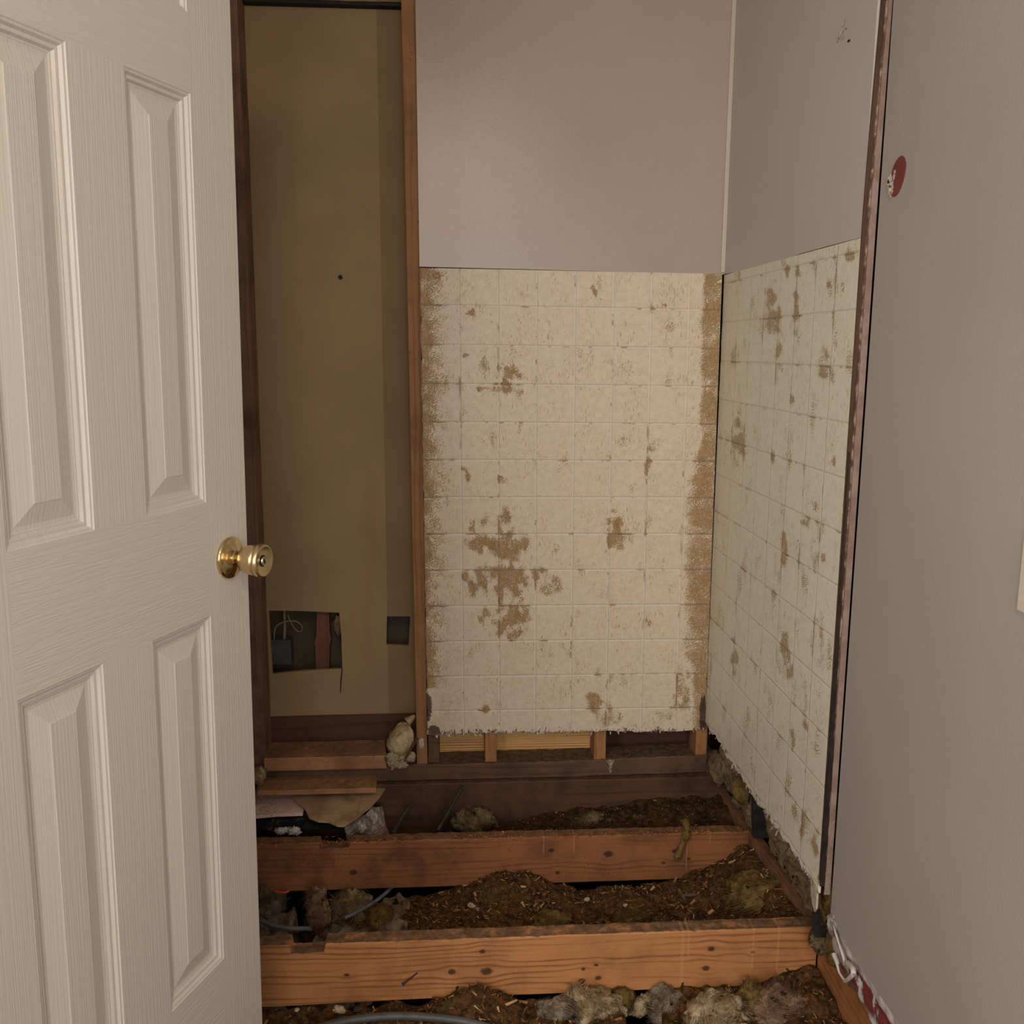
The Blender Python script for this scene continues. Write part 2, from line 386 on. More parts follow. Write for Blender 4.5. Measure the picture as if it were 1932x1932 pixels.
# crawlspace
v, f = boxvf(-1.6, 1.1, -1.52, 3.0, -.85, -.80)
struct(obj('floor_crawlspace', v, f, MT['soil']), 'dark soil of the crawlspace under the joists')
v, f = merge(boxvf(-1.6, 1.2, 2.98, 3.0, -.85, 2.44), boxvf(1.1, 1.12, -1.52, 3.0, -.85, 2.44), boxvf(-1.6, -1.58, -1.52, 3.0, -.85, 2.44))
struct(obj('wall_outer', v, f, MT['black']), 'dark sheathing behind the stud bays')
# corner bead
v, f = boxvf(XR-.012, XR, YB-.006, YB, 1.505, 2.44)
struct(obj('trim_1', v, f, MT['trim'], bevel=.002), 'pale vertical corner bead between the two upper panels')

# cavity drywall with two cut-outs
Yc = 2.75
outer = [on(452, 1352, 1, Yc), on(505, 1352, 1, Yc), on(600, 1349, 1, Yc), on(780, 1345, 1, Yc), Vector((-.02, Yc, .19)), Vector((-.02, Yc, 2.195)), on(757, 15, 1, Yc), on(600, 11, 1, Yc), on(452, 5, 1, Yc), Vector((-.62, Yc, 2.195)), Vector((-.62, Yc, .186))]
hole1 = [on(*p, 1, Yc) for p in [(507, 1152), (560, 1152.5), (640, 1156), (644, 1200), (646, 1262), (600, 1264), (550, 1268), (514, 1272), (510, 1210)]]
hole2 = [on(*p, 1, Yc) for p in [(730, 1163), (774, 1163), (771, 1218), (729, 1216)]]
v, f = slab([outer[1:4]+outer[4:6]+outer[6:9]+outer[9:]+[], hole1, hole2], (0, .012, 0))
struct(obj('wall_cavity', v, f, MT['kraft']), 'brown paper-faced drywall seen inside the open stud bay')
v, f = slab([[(-.62, Yc, 2.203), (-.02, Yc, 2.199), (-.02, Yc, 2.44), (-.62, Yc, 2.44)]], (0, .012, 0))
struct(obj('wall_cavity', v, f, MT['kraft']), 'upper strip of brown drywall above the dark joint of the open stud bay')
# thin torn crack below the large cut-out
cr = [(645, 1258), (646.5, 1262), (644, 1290), (643, 1308), (641.5, 1306), (642, 1285)]
v, f = slab([[on(x, y, 1, Yc-.001) for x, y in cr]], (0, .0008, 0))
tag(obj('saw_cut', v, f, MT['black']), 'thin dark saw cut running down from the large cut-out in the brown drywall', 'cut')

# ------------------------------------------------------------------ tile boards
def tileboard(name, c00, c10, c01, c11, uv0, nu, nv, mt, blobs, rots, thick, label, resf=None, rotf=None, ragged=.006):
    # c00 top-left, c10 top-right, c01 bottom-left, c11 bottom-right
    du = (c10-c00).length; dv = (c01-c00).length
    def fn(u, v, p):
        if v > .97:
            a = (v-.97)/.03
            p = p+Vector((0, 0, 1))*a*ragged*(N((p.x*3, p.y*3, 1), 8, 4)*1.2+.4*abs(N((p.x, p.y, 5), 60, 2)))
        if u < .02 and ragged: p = p+(c10-c00).normalized()*(1-u/.02)*.003*N((p.z, 2, 1), 20, 4)
        return p
    V, F = rng_grid(c00, c10, c01, c11, nu, nv, fn); n = len(V)
    back = [p+thick for p in V]
    rim = [i for i in range(nu)]
    FF = list(F)+[tuple(i+n for i in reversed(q)) for q in F]
    W = nu+1
    for i in range(nu):
        for a, b in ((i, i+1), (nv*W+i+1, nv*W+i)): FF.append((a, b, b+n, a+n))
    for j in range(nv):
        for a, b in (((j+1)*W, j*W), (j*W+nu, (j+1)*W+nu)): FF.append((a, b, b+n, a+n))
    o = obj(name, V+back, FF, mt)
    me = o.data
    uvs = []; res = []; rot = []
    for j in range(nv+1):
        for i in range(nu+1):
            uvs += [uv0[0]+i/nu*du/TP, uv0[1]+j/nv*dv/TP, 0]
            x, y = pr(V[j*W+i]); r = resf(x, y) if resf else 0; t = rotf(x, y) if rotf else 0
            for bx, by, rx, ry, s in blobs:
                d = ((x-bx)/rx)**2+((y-by)/ry)**2
                if d < 7: d += 1.6*N((x, y*.6, 2), 1/13, 3)
                d = max(0, d)
                if d < 4: r = max(r, s*math.exp(-d*.9)*1.15)
            for bx, by, rx, ry, s in rots:
                d = ((x-bx)/rx)**2+((y-by)/ry)**2
                if d < 4: t = max(t, s*math.exp(-d*.7))
            res.append(r); rot.append(t)
    a = me.attributes.new('tile_uv', 'FLOAT_VECTOR', 'POINT'); a.data.foreach_set('vector', uvs+uvs)
    a = me.attributes.new('residue', 'FLOAT', 'POINT'); a.data.foreach_set('value', res+[0]*n)
    a = me.attributes.new('rot', 'FLOAT', 'POINT'); a.data.foreach_set('value', rot+[0]*n)
    return tag(o, label, 'wall panel')
BB = [(820, 516, 22, 10, 1), (885, 592, 12, 5, .9), (893, 594, 5, 10, .9), (957, 700, 30, 18, .8), (955, 722, 24, 3, 1), (912, 733, 14, 5, .9), (958, 736, 32, 9, .8), (910, 690, 9, 26, .5),
      (878, 670, 6, 8, .8), (878, 706, 5, 8, .8), (1118, 540, 4, 8, .9), (1124, 552, 4, 9, .9), (1131, 565, 3, 6, .8), (1254, 576, 9, 3, 1), (1270, 569, 10, 5, .6), (1097, 590, 5, 6, .7),
      (905, 1020, 24, 26, .85), (957, 1030, 34, 34, .95), (960, 1100, 36, 34, 1), (900, 1095, 26, 28, .8), (965, 1165, 32, 34, 1), (915, 1160, 14, 20, .7), (953, 972, 12, 16, 1), (905, 985, 16, 8, .7),
      (1163, 985, 16, 14, 1), (1163, 1012, 20, 24, 1), (1180, 1005, 20, 24, .5), (1160, 965, 7, 5, 1), (1230, 842, 9, 12, .9), (1222, 883, 8, 22, .9), (1200, 740, 14, 40, .35), (1128, 848, 4, 7, .9),
      (1015, 1082, 10, 16, .9), (1035, 1100, 30, 26, .6), (880, 900, 6, 14, .85), (847, 908, 5, 8, .8), (875, 885, 5, 6, .8), (950, 906, 10, 8, .7), (1228, 1105, 4, 8, .6), (1222, 1178, 6, 8, .7),
      (1122, 1328, 14, 24, .95), (1150, 1350, 22, 18, .7), (915, 1338, 12, 6, .9), (1290, 1300, 24, 50, .6), (1160, 1290, 24, 24, .45), (1060, 1225, 30, 16, .4), (1258, 1352, 40, 10, .45), (1230, 1270, 40, 30, .3), (910, 1240, 50, 40, .22), (1045, 700, 40, 40, .25), (1180, 700, 40, 40, .32), (1180, 820, 40, 40, .3), (965, 690, 60, 40, .32)]
def resB(x, y):
    wv = N((0, y, 0), 1/60, 3)
    l = 1.0*math.exp(-max(0, (x-806-8*wv))/40*1.0) if y < 1300 else .3
    l = l*(.8+.3*N((x, y, 3), 1/25, 3)) if x < 860 else 0
    wr = 14+22*smooth(820, 960, y)*(1-smooth(1150, 1330, y))+8*N((5, y, 0), 1/50, 2)
    xe = 1355-(y-517)*.024-14
    r = smooth(xe-wr*1.6, xe-wr*.4, x)*.95
    l = max(l, .10+.50*max(0, N((x/22, y/50, 5), 1, 3)))
    return max(l, r*(.85+.3*N((x, y, 9), 1/30, 2)))
def rotB(x, y):
    b = smooth(1350, 1388, y+9*N((x, 0, 0), 1/14, 3))*.52
    e = smooth(1326, 1333, x)*smooth(1180, 1300, y)*.52
    return max(b, e)
c00 = Vector((-.083, YB-.001, 1.510)); c10 = Vector((.758, YB-.001, 1.502)); c01 = Vector((-.075, YB-.001, .160)); c11 = Vector((.764, YB-.001, .156))
tileboard('tile_board', c00, c10, c01, c11, (0.0, .07), 128, 200, MT['tile_back'], BB,
    [(804, 1335, 10, 26, 1.1), (818, 1378, 12, 10, .9), (1326, 1350, 7, 40, .9)], Vector((0, .006, 0)),
    'cream tile-patterned board with brown adhesive scrapes, facing us below the pinkish-grey panel', resB, rotB)
RB = [(1455, 560, 10, 30, 1), (1462, 605, 13, 32, .9), (1470, 660, 9, 32, .7), (1502, 590, 5, 40, .9), (1484, 512, 5, 14, .9), (1505, 520, 6, 14, .9), (1556, 690, 9, 34, .95), (1570, 710, 5, 14, .8), (1395, 828, 14, 40, .9), (1395, 775, 5, 14, .6),
      (1480, 1035, 7, 30, 1), (1495, 755, 5, 14, .9), (1458, 860, 4, 12, .9), (1575, 870, 5, 12, .9), (1520, 985, 8, 14, .8), (1538, 950, 5, 12, .8), (1552, 1050, 5, 12, .9), (1538, 1060, 6, 20, .6), (1385, 1235, 8, 40, .7), (1480, 1210, 10, 36, .8), (1488, 1262, 8, 22, .8), (1550, 1190, 4, 40, .6),
      (1603, 478, 9, 14, .95), (1565, 540, 5, 18, .8), (1590, 540, 4, 10, .6), (1530, 470, 4, 12, .5), (1519, 1360, 5, 16, .9), (1545, 1310, 5, 18, .7), (1410, 1350, 5, 24, .5), (1495, 1390, 6, 24, .8), (1467, 1440, 5, 20, .6), (1515, 1560, 6, 30, .9), (1538, 1590, 8, 26, .8), (1445, 1300, 5, 24, .5), (1500, 1540, 6, 26, .6), (1460, 1130, 5, 20, .6), (1500, 680, 60, 120, .25), (1500, 1250, 50, 200, .22), (1550, 1660, 8, 12, .8)]
d00 = Vector((XR-.001, YB, 1.499)); d10 = Vector((XR-.001, 1.762, 1.499)); d01 = Vector((XR-.001, YB, .175)); d11 = Vector((XR-.001, 1.762, .172))
tileboard('tile_board', d00, d10, d01, d11, (-.3, .77), 96, 200, MT['tile_right'], RB,
    [(1548, 1690, 14, 10, .9)], Vector((.006, 0, 0)), 'pale tile-patterned board on the alcove side wall, streaked with vertical tan scrapes',
    lambda x, y: .15+.55*max(0, N((x/14, y/80, 0), 1, 3)), lambda x, y: .50*smooth(-24, 4, (y-(1385+(x-1340)*1.44))+8*N((x, y, 0), 1/14, 3)), ragged=.012)

# layered broken edge between tiled side wall and grey wall
def ribbon(x0f, x1f, y, z0, z1, n, yoff=.004, seed=0):
    V = []; F = []
    for i in range(n+1):
        z = z0+(z1-z0)*i/n
        a = x0f(z); b = x1f(z)
        V += [Vector((a, y, z)), Vector((b, y, z)), Vector((b, y+yoff, z)), Vector((a, y+yoff, z))]
        if i:
            q = i*4
            for s in range(4): F.append((q-4+s, q-4+(s+1) % 4, q+(s+1) % 4, q+s))
    F.append((0, 1, 2, 3)); F.append((n*4+3, n*4+2, n*4+1, n*4))
    return V, F
def top_lean(z): return .010*smooth(1.5, 2.1, z)
tr = empty('broken_edge', (XR, 1.76, .12), 'splintered layered edge of the alcove side wall beside the grey wall', 'wall edge')
v, f = ribbon(lambda z: XR-.0015+top_lean(z), lambda z: XR+.007+top_lean(z)+.0012*N((z, 0, 0), 25, 3), 1.758, .20, 2.44, 240)
part('board_edge', v, f, wood('board_edge_wood', (86, 60, 42), (50, 34, 24), 2, 0, 300, dirt=.5), tr)
v, f = ribbon(lambda z: XR+.006+top_lean(z)+.0012*N((z, 0, 0), 25, 3), lambda z: XR+.0085+top_lean(z)+.002*N((z, 3, 0), 30, 4), 1.754, .20, 2.44, 300)
part('plaster_core', v, f, plain('plaster_core', (170, 152, 130), (92, 68, 50), 60, .8, lo=.35, hi=.6), tr)
v, f = ribbon(lambda z: XR+.009+top_lean(z)+.0018*N((z, 3, 0), 30, 4), lambda z: XR+.021+top_lean(z)*.3, 1.7515, .17, 2.44, 300)
part('paper_edge', v, f, plain('pink_paper_edge', (156, 134, 122), (138, 112, 98), 26, .8, bd=.002), tr)
for z, r in ((.93, .006), (1.46, .005), (1.53, .007), (1.28, .004)):
    v = []; f = []
# dark gap at the foot of this edge
v, f = ribbon(lambda z: XR-.002, lambda z: XR-.001+.008*smooth(1.0, .45, z)*(1+.25*N((z, 7, 0), 20, 4)), 1.7505, .19, 1.1, 150, yoff=.003)
part('dark_gap', v, f, plain('dark_gap_brown', (44, 30, 22), (22, 15, 12), 30), tr)

# ------------------------------------------------------------------ the door
ang = math.atan(564/1796)+YW
D = Vector((math.sin(ang), math.cos(ang), 0)); NN = Vector((math.cos(ang), -math.sin(ang), 0))
KP = on(432, 1052, 1, 1.5)
ZR = .959
tilt = .0135
upv = (Vector((0, 0, 1))+NN*tilt).normalized()
dm = Matrix((D, upv.cross(D), upv)).transposed().to_4x4(); dm.translation = KP
S1 = .052; S0 = -.56; Z0 = .02-ZR; Z1 = 2.07-ZR
cols = [(-.4345, -.292), (-.1915, -.054)]; rows = [(.281, .877), (1.057, 1.649), (1.756, 1.96)]
V = []; F = []; FM = []
def q4(a, b, c, d, mi=0):
    n = len(V); V.extend([a, b, c, d]); F.append((n, n+1, n+2, n+3)); FM.append(mi)
def rect(s0, s1, z0, z1, mi): q4((s0, 0, z0-ZR), (s1, 0, z0-ZR), (s1, 0, z1-ZR), (s0, 0, z1-ZR), mi)
zlo, zhi = .02, 2.07
rect(S0, cols[0][0], zlo, zhi, 0); rect(cols[1][1], S1, zlo, zhi, 0)
rz = [zlo]+[z for r in rows for z in r]+[zhi]
for i in range(0, len(rz), 2): rect(cols[0][0], cols[1][1], rz[i], rz[i+1], 1)
for r in rows: rect(cols[0][1], cols[1][0], r[0], r[1], 0)
PROF = [(0, 0), (.0015, .0015), (.0045, .0020), (.0075, .0060), (.0095, .0055), (.0120, .0058), (.0145, .0100), (.0165, .0095), (.0185, .0105), (.0235, .0108), (.0480, .0035), (.0495, .0025)]
for c in cols:
    for r in rows:
        ringp = None
        for d, h in PROF:
            s0, s1, z0, z1 = c[0]+d, c[1]-d, r[0]+d-ZR, r[1]-d-ZR
            n = len(V); V.extend([(s0, h, z0), (s1, h, z0), (s1, h, z1), (s0, h, z1)])
            if ringp is not None:
                for i in range(4): F.append((ringp+i, ringp+(i+1) % 4, n+(i+1) % 4, n+i)); FM.append(0)
            ringp = n
        F.append((ringp, ringp+1, ringp+2, ringp+3)); FM.append(0)
TH = .035
for a, b in (((S0, Z0), (S1, Z0)), ((S1, Z0), (S1, Z1)), ((S1, Z1), (S0, Z1)), ((S0, Z1), (S0, Z0))):
    q4((a[0], 0, a[1]), (a[0], TH, a[1]), (b[0], TH, b[1]), (b[0], 0, b[1]))
q4((S0, TH, Z0), (S0, TH, Z1), (S1, TH, Z1), (S1, TH, Z0))
me = bpy.data.meshes.new('door_1'); me.from_pydata(V, [], F); me.materials.append(MT['door_v']); me.materials.append(MT['door_h'])
me.polygons.foreach_set('material_index', FM)
door = bpy.data.objects.new('door_1', me); COL.objects.link(door); door.matrix_world = dm
struct(door, 'open white six-panel door with a brass knob')
door['label'] = 'open white six-panel door with a brass knob'
def lathe(prof, seg=48, cap=True):
    v = []; f = []
    for r, y in prof:
        for k in range(seg):
            a = 2*math.pi*k/seg; v.append((r*math.cos(a), -y, r*math.sin(a)))
    for i in range(1, len(prof)):
        for k in range(seg): f.append(((i-1)*seg+k, (i-1)*seg+(k+1) % seg, i*seg+(k+1) % seg, i*seg+k))
    if cap: f.append(tuple(range(seg))); f.append(tuple(range(len(v)-seg, len(v))))
    return v, f
v, f = lathe([(.0195, .0275), (.0200, .029), (.0222, .033), (.0238, .040), (.0248, .050), (.0252, .0545), (.0240, .0552), (.0243, .0560), (.0262, .0566), (.0268, .060), (.0262, .0640), (.0240, .0662), (.0225, .0650), (.0140, .0628), (.0088, .0620)])
knob = obj('door_knob', v, f, MT['brass_knob'], parent=door, smooth_sh=True)
v, f = lathe([(.0335, 0), (.0342, .002), (.0338, .0045), (.0318, .0062), (.0300, .0066), (.0250, .0090), (.0190, .0125), (.0140, .0140), (.0125, .0148), (.0122, .0160)])
obj('knob_rose', v, f, MT['brass'], parent=knob, smooth_sh=True)
v, f = lathe([(.0115, .014), (.0115, .0262), (.0150, .0275), (.0195, .0278)])
obj('knob_neck', v, f, MT['brass'], parent=knob, smooth_sh=True)
v, f = lathe([(.0076, .0600), (.0076, .0645), (.0070, .0655), (.0062, .0652)])
cyl = obj('lock_cylinder', v, f, MT['nickel'], parent=knob, smooth_sh=False); cyl['label'] = 'silver lock cylinder'
v, f = merge(boxvf(-.0009, .0009, -.0661, -.0648, -.0045, .0035), boxvf(-.0004, .0019, -.0661, -.0648, -.0022, -.0006))
ks = obj('keyhole', v, f, MT['black'], parent=knob); ks['label'] = 'black key slot'
v, f = lathe([(.0076, .0618), (.0092, .0620), (.0092, .0628), (.0076, .0630)], cap=False)
obj('lock_ring', v, f, MT['black'], parent=knob)

# ------------------------------------------------------------------ framing
def board_x(x0, x1, y0, y1, z0, z1, nx=160, top=None, bot=None, yn=.0, seed=0, ny=3):
    """board along X; top(x) and bot(x) give local height changes; ragged where asked"""
    V = []; F = []
    for i in range(nx+1):
        x = x0+(x1-x0)*i/nx; zt = z1+(top(x) if top else 0); zb = z0+(bot(x) if bot else 0)
        ring = []
        dy = yn*N((x, seed, 0), 9, 3)
        ring.append((x, y0+dy, zb)); ring.append((x, y0+dy, zt-.003)); 
        for k in range(ny+1):
            t = k/ny; yy = y0+.002+(y1-y0-.004)*t
            ring.append((x, yy+dy, zt+(.0015*N((x, yy, seed), 60, 3))))
        ring.append((x, y1+dy, zt-.003)); ring.append((x, y1+dy, zb))
        m_ = len(ring); V += [Vector(p) for p in ring]
        if i:
            for k in range(m_): F.append(((i-1)*m_+k, (i-1)*m_+(k+1) % m_, i*m_+(k+1) % m_, i*m_+k))
    F.append(tuple(range(m_))); F.append(tuple(reversed(range(nx*m_, (nx+1)*m_))))
    return V, F
def notch(x, a, b, d, soft=.002): return -d*smooth(a-soft, a, x)*(1-smooth(b, b+soft, x))
xn0, xn1 = on(548, 1790, 1, 1.953).x, on(612, 1790, 1, 1.953).x
v, f = board_x(-1.38, .853, 1.953, 1.995, -.187, -.040, 700, top=lambda x: notch(x, xn0, xn1, .022)+.0012*N((x, 0, 0), 14, 3), bot=lambda x: .001*N((x, 4, 0), 7, 2)-.006*smooth(0, -.5, x))
tag(obj('floor_joist', v, f, MT['joist_front']), 'nearest orange-brown floor joist with dark knots and a notch cut in its top', 'joist', 'bare floor joists')
xm0, xm1 = on(606, 1580, 1, 2.42).x, on(660, 1580, 1, 2.42).x
v, f = board_x(-1.38, .845, 2.400, 2.440, -.180, -.040, 700, top=lambda x: notch(x, xm0, xm1, .018)+.003*N((x, 2, 0), 22, 4)-.002*smooth(0, .5, x), bot=lambda x: .001*N((x, 9, 0), 7, 2))
tag(obj('floor_joist', v, f, MT['joist_mid']), 'reddish-brown floor joist in the middle with a splintered top edge', 'joist', 'bare floor joists')
v, f = board_x(-1.38, .86, 2.636, 2.675, -.150, .010, 300, top=lambda x: .002*N((x, 6, 0), 12, 3), bot=lambda x: .008*N((x, 1, 0), 7, 3))
tag(obj('floor_joist', v, f, MT['joist_back']), 'dark stained floor joist farthest away, right under the bottom plate', 'joist', 'bare floor joists')
v, f = board_x(-.60, .80, 2.655, 2.748, .014, .062, 300, top=lambda x: .0015*N((x, 8, 0), 12, 3)+.010*smooth(.2, .8, x), bot=lambda x: .004*smooth(.3, .8, x)+.002*N((x, 3, 0), 10, 3), ny=8)
tag(obj('bottom_plate', v, f, MT['plate']), 'grey-brown wall plate lying under the short studs at the foot of the back wall', 'wall plate')
# ledger along the right wall
def board_y(xa, xb, wdt, y0, y1, z0, z1, ny=200, seed=0):
    V = []; F = []
    for i in range(ny+1):
        t = i/ny; y = y0+(y1-y0)*t; x = xa+(xb-xa)*t+.002*N((seed, y, 0), 14, 3); zt = z1+.003*N((seed, y, 1), 26, 4)
        V += [Vector(p) for p in ((x, y, z0), (x, y, zt), (x+wdt, y, zt+.001*N((seed, y, 4), 40, 2)), (x+wdt, y, z0))]
        if i:
            q = i*4
            for s in range(4): F.append((q-4+s, q-4+(s+1) % 4, q+(s+1) % 4, q+s))
    F.append((0, 1, 2, 3)); F.append((ny*4+3, ny*4+2, ny*4+1, ny*4))
    return V, F
v, f = board_y(.812, .858, .020, 2.66, 1.99, -.13, -.036)
tag(obj('ledger_board', v, f, MT['ledger']), 'thin weathered ledger board running along the foot of the tiled side wall', 'board')
v, f = board_y(.858, .835, .018, 1.953, 1.10, -.17, -.040, seed=5)
tag(obj('rim_board', v, f, MT['side_joist']), 'orange-brown rim board at the right end of the nearest joist', 'board')
v, f = boxvf(.90, 1.0, 1.0, 2.7, -.20, -.06)
tag(obj('sill_beam', v, f, MT['dark_board']), 'dark sill beam deep behind the ledger board', 'beam')

# middle stud
def lean_stud(name, pts_t, pts_b, y0, y1, mt, label, zn=60, rag=.0008, seed=0, grp='wall studs'):
    (xa, za), (xb, _) = pts_t; (xc, zc), (xd, _) = pts_b; V = []; F = []
    for i in range(zn+1):
        t = i/zn; z = za+(zc-za)*t; a = xa+(xc-xa)*t+rag*N((z, seed, 0), 12, 3); b = xb+(xd-xb)*t+rag*N((z, seed, 5), 12, 3)
        V += [Vector(p) for p in ((a, y0, z), (b, y0, z), (b, y1, z), (a, y1, z))]
        if i:
            q = i*4
            for s in range(4): F.append((q-4+s, q-4+(s+1) % 4, q+(s+1) % 4, q+s))
    F.append((0, 1, 2, 3)); F.append((zn*4+3, zn*4+2, zn*4+1, zn*4))
    return tag(obj(name, V, F, mt, bevel=.0015), label, 'stud', grp)
lean_stud('wall_stud', ((-.1255, 2.44), (-.087, 0)), ((-.1075, .062), (-.076, 0)), 2.660, 2.748, MT['stud'], 'orange-brown wall stud standing between the open bay and the tiled board')
lean_stud('wall_stud', ((-.600, 2.44), (-.545, 0)), ((-.600, -.04), (-.553, 0)), 2.66, 2.748, MT['stud_dark'], 'dark brown wall stud at the left of the open bay, next to the door edge', rag=.001, seed=4)
for i, (a, b, mt, lb) in enumerate(((.097, .132, 'cripple', 'short stud end below the tiled board, leftmost of the three'), (.428, .464, 'cripple', 'short stud end in the middle below the tiled board, right of the yellow wood'), (.741, .776, 'cripple', 'short dusty stud end in the corner below the tiled board'))):
    lean_stud('short_stud', ((a, .24), (b, 0)), ((a, .0635), (b, 0)), 2.662, 2.745, MT[mt], lb, 20, .001, i*3, 'stud ends under the tiled board')
lean_stud('short_stud', ((-.074, .24), (-.045, 0)), ((-.074, .0635), (-.040, 0)), 2.668, 2.745, MT['plate'], 'dark damp stud end beside the orange-brown stud under the tiled board', 20, .002, 14, 'stud ends under the tiled board')
v, f = boxvf(-.06, .43, 2.7485, 2.760, .055, .24)
tag(obj('sheathing_board', v, f, MT['ply']), 'pale yellow striped wood seen through the gap below the tiled board', 'board')
v, f = boxvf(.43, .86, 2.80, 2.815, -.10, .30)
tag(obj('back_board', v, f, MT['dark_board']), 'dark reddish board deep in the right gap below the tiled board', 'board')
v, f = boxvf(-.62, -.05, 2.754, 2.79, -.05, .20)
tag(obj('back_board', v, f, MT['dark_board']), 'dark brown board under the brown drywall behind the scrap lumber', 'board')
v, f = board_x(-.66, -.0, 2.72, 2.76, 2.196, 2.206, 20)
struct(obj('trim_2', v, f, MT['black']), 'dark joint between the two sheets of brown drywall')

# scrap lumber in the bay
def scrap(name, x0, x1, y0, y1, z0, z1, label, sk=0, seed=0):
    V, F = board_x(x0, x1, y0, y1, z0, z1, 120, top=lambda x: .001*N((x, seed, 0), 20, 2), ny=6)
    V = [Vector((p.x+(p.y-y0)*sk, p.y, p.z)) for p in V]
    return tag(obj(name, V, F, MT['scrap']), label, 'board', 'scrap boards in the open bay')
scrap('scrap_board', -.553, -.196, 2.628, 2.745, .0665, .106, 'thick brown scrap board lying on top in the open bay, sprinkled with crumbs', -.12, 3)
scrap('scrap_board', -.560, -.222, 2.560, 2.652, .024, .038, 'thinner brown scrap board lying in front and below the other one', -.05, 7)

# foam bag
def blob(c, r, seed, amp=.12, sc=9, sub=4, stretch=(1, 1, 1), rot=0):
    bm = bmesh.new(); bmesh.ops.create_icosphere(bm, subdivisions=sub, radius=1)
    V = []; cR, sR = math.cos(rot), math.sin(rot)
    for q in bm.verts:
        n = q.co.normalized(); d = 1+amp*N(n*1.0+Vector((seed, 0, 0)), sc/4, 4)+amp*.35*N(n+Vector((seed, 5, 0)), sc, 3)
        p = Vector((n.x*stretch[0], n.y*stretch[1], n.z*stretch[2]))*r*d
        p = Vector((p.x*cR-p.z*sR, p.y, p.x*sR+p.z*cR)); V.append(Vector(c)+p)
    F = [tuple(x.index for x in q.verts) for q in bm.faces]; bm.free(); return V, F
kb = NB('cloudy_plastic')
cc = kb.mix(kb.step(kb.noise(kb.pos, 30, 4), .4, .62), srgb(196, 178, 140), srgb(156, 132, 92))
MT['bag'] = kb.fin(cc, .28, kb.noise(kb.mapping(kb.pos, (1, 1, .45), rot=(0, .5, 0)), 110, 4, .6), .006, 1, .6)
b = empty('insulation_bag', on(760, 1445, 1, 2.63), 'cream plastic-wrapped lump of insulation slumped against the orange-brown stud', 'insulation')
c1 = on(756, 1397, 1, 2.635)
v, f = blob(c1, .045, 2, .14, 4, 5, (.84, .65, 1.25), -.22); part('plastic_wrap', v, f, MT['bag'], b, smooth_sh=True)
v, f = merge(blob(on(745, 1432, 1, 2.622), .021, 5, .55, 10, 5, (1.1, .8, 1.3)), blob(on(757, 1442, 1, 2.612), .014, 8, .6, 10, 4, (1.1, .8, .8)), blob(on(774, 1428, 1, 2.62), .015, 9, .25, 8, 3, (1.1, .8, 1.1)))
part('stuffing', v, f, fluffmat('cream_stuffing', (205, 186, 158), (182, 160, 132), (140, 116, 88)), b, smooth_sh=True)
v, f = tube([on(768, 1362, 1, 2.625), on(775, 1356, 1, 2.63), on(782, 1350, 1, 2.64)], lambda t: .012*(1-t)+.004, 8); part('twisted_top', v, f, MT['bag'], b, smooth_sh=True)
v, f = tube([on(787, 1392, 1, 2.595), on(776, 1412, 1, 2.59), on(765, 1432, 1, 2.588)], lambda t: .005-.002*t, 6)
tag(obj('wood_splinter', v, f, MT['dark_board']), 'dark stick leaning across the cream insulation lump', 'splinter')
v, f = blob(on(795, 1403, 1, 2.650), .010, 3, .3, 8, 3, (.8, .6, 1.7)); tag(obj('foam_scrap', v, f, plain('foam', (206, 196, 176), (180, 166, 140), 60)), 'small white foam scrap stuck to the foot of the orange-brown stud', 'foam')

# ------------------------------------------------------------------ things seen through the large cut-out
bx0, bx1 = on(514, 1230, 1, 2.79), on(550, 1230, 1, 2.79)
z_a, z_b = on(530, 1207, 1, 2.79).z, on(530, 1255, 1, 2.79).z
v, f = boxvf(bx0.x-.01, bx1.x, 2.785, 2.83, z_b, z_a)
tag(obj('electrical_box', v, f, plain('blue_grey_plastic', (70, 74, 74), (58, 62, 62), 30, .6), bevel=.004), 'dark blue-grey electrical box inside the large cut-out of the brown drywall', 'electrical box')
pale = plain('cable_sheath', (150, 134, 108), (132, 116, 92), 60, .6)
def cable(name, pts, r, mt, label, grp=None):
    v, f = tube(pts, r, 10); return tag(obj(name, v, f, mt, smooth_sh=True), label, 'cable', grp)
cable('electrical_cable', [on(*p, 1, 2.80) for p in [(536, 1145), (537, 1170), (537, 1190), (536, 1210)]], .0045, pale, 'straight pale cable dropping into the electrical box in the cut-out')
cable('electrical_cable', [on(*p, 1, 2.79) for p in [(517, 1210), (518, 1190), (523, 1180), (532, 1175), (545, 1172), (560, 1173), (570, 1182), (568, 1191), (560, 1190), (552, 1180), (546, 1168), (543, 1160)]], .002, pale, 'thin pale wire looping beside the electrical box in the cut-out')
v, f = slab([[on(*p, 1, 2.785) for p in [(598, 1140), (620, 1140), (622, 1195), (625, 1205), (622, 1216), (620, 1275), (597, 1275), (595, 1222), (593, 1212), (597, 1200)]]], (0, .03, 0))
tag(obj('furring_strip', v, f, wood('furring_wood', (124, 80, 60), (92, 56, 42), 2, 0, 90)), 'reddish wooden strip standing inside the large cut-out of the brown drywall', 'board')
v, f = blob(on(637, 1180, 1, 2.79), .020, 6, .3, 8, 4, (.6, .5, 1.5)); tag(obj('insulation_tuft', v, f, MT['ins_tan'], smooth_sh=True), 'tan insulation tuft at the upper right inside the large cut-out', 'insulation')
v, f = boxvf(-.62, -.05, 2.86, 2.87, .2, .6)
struct(obj('wall_next_room', v, f, plain('next_room_board', (84, 72, 52), (76, 64, 46), 12)), 'back of the next room’s wallboard seen through the cut-outs')

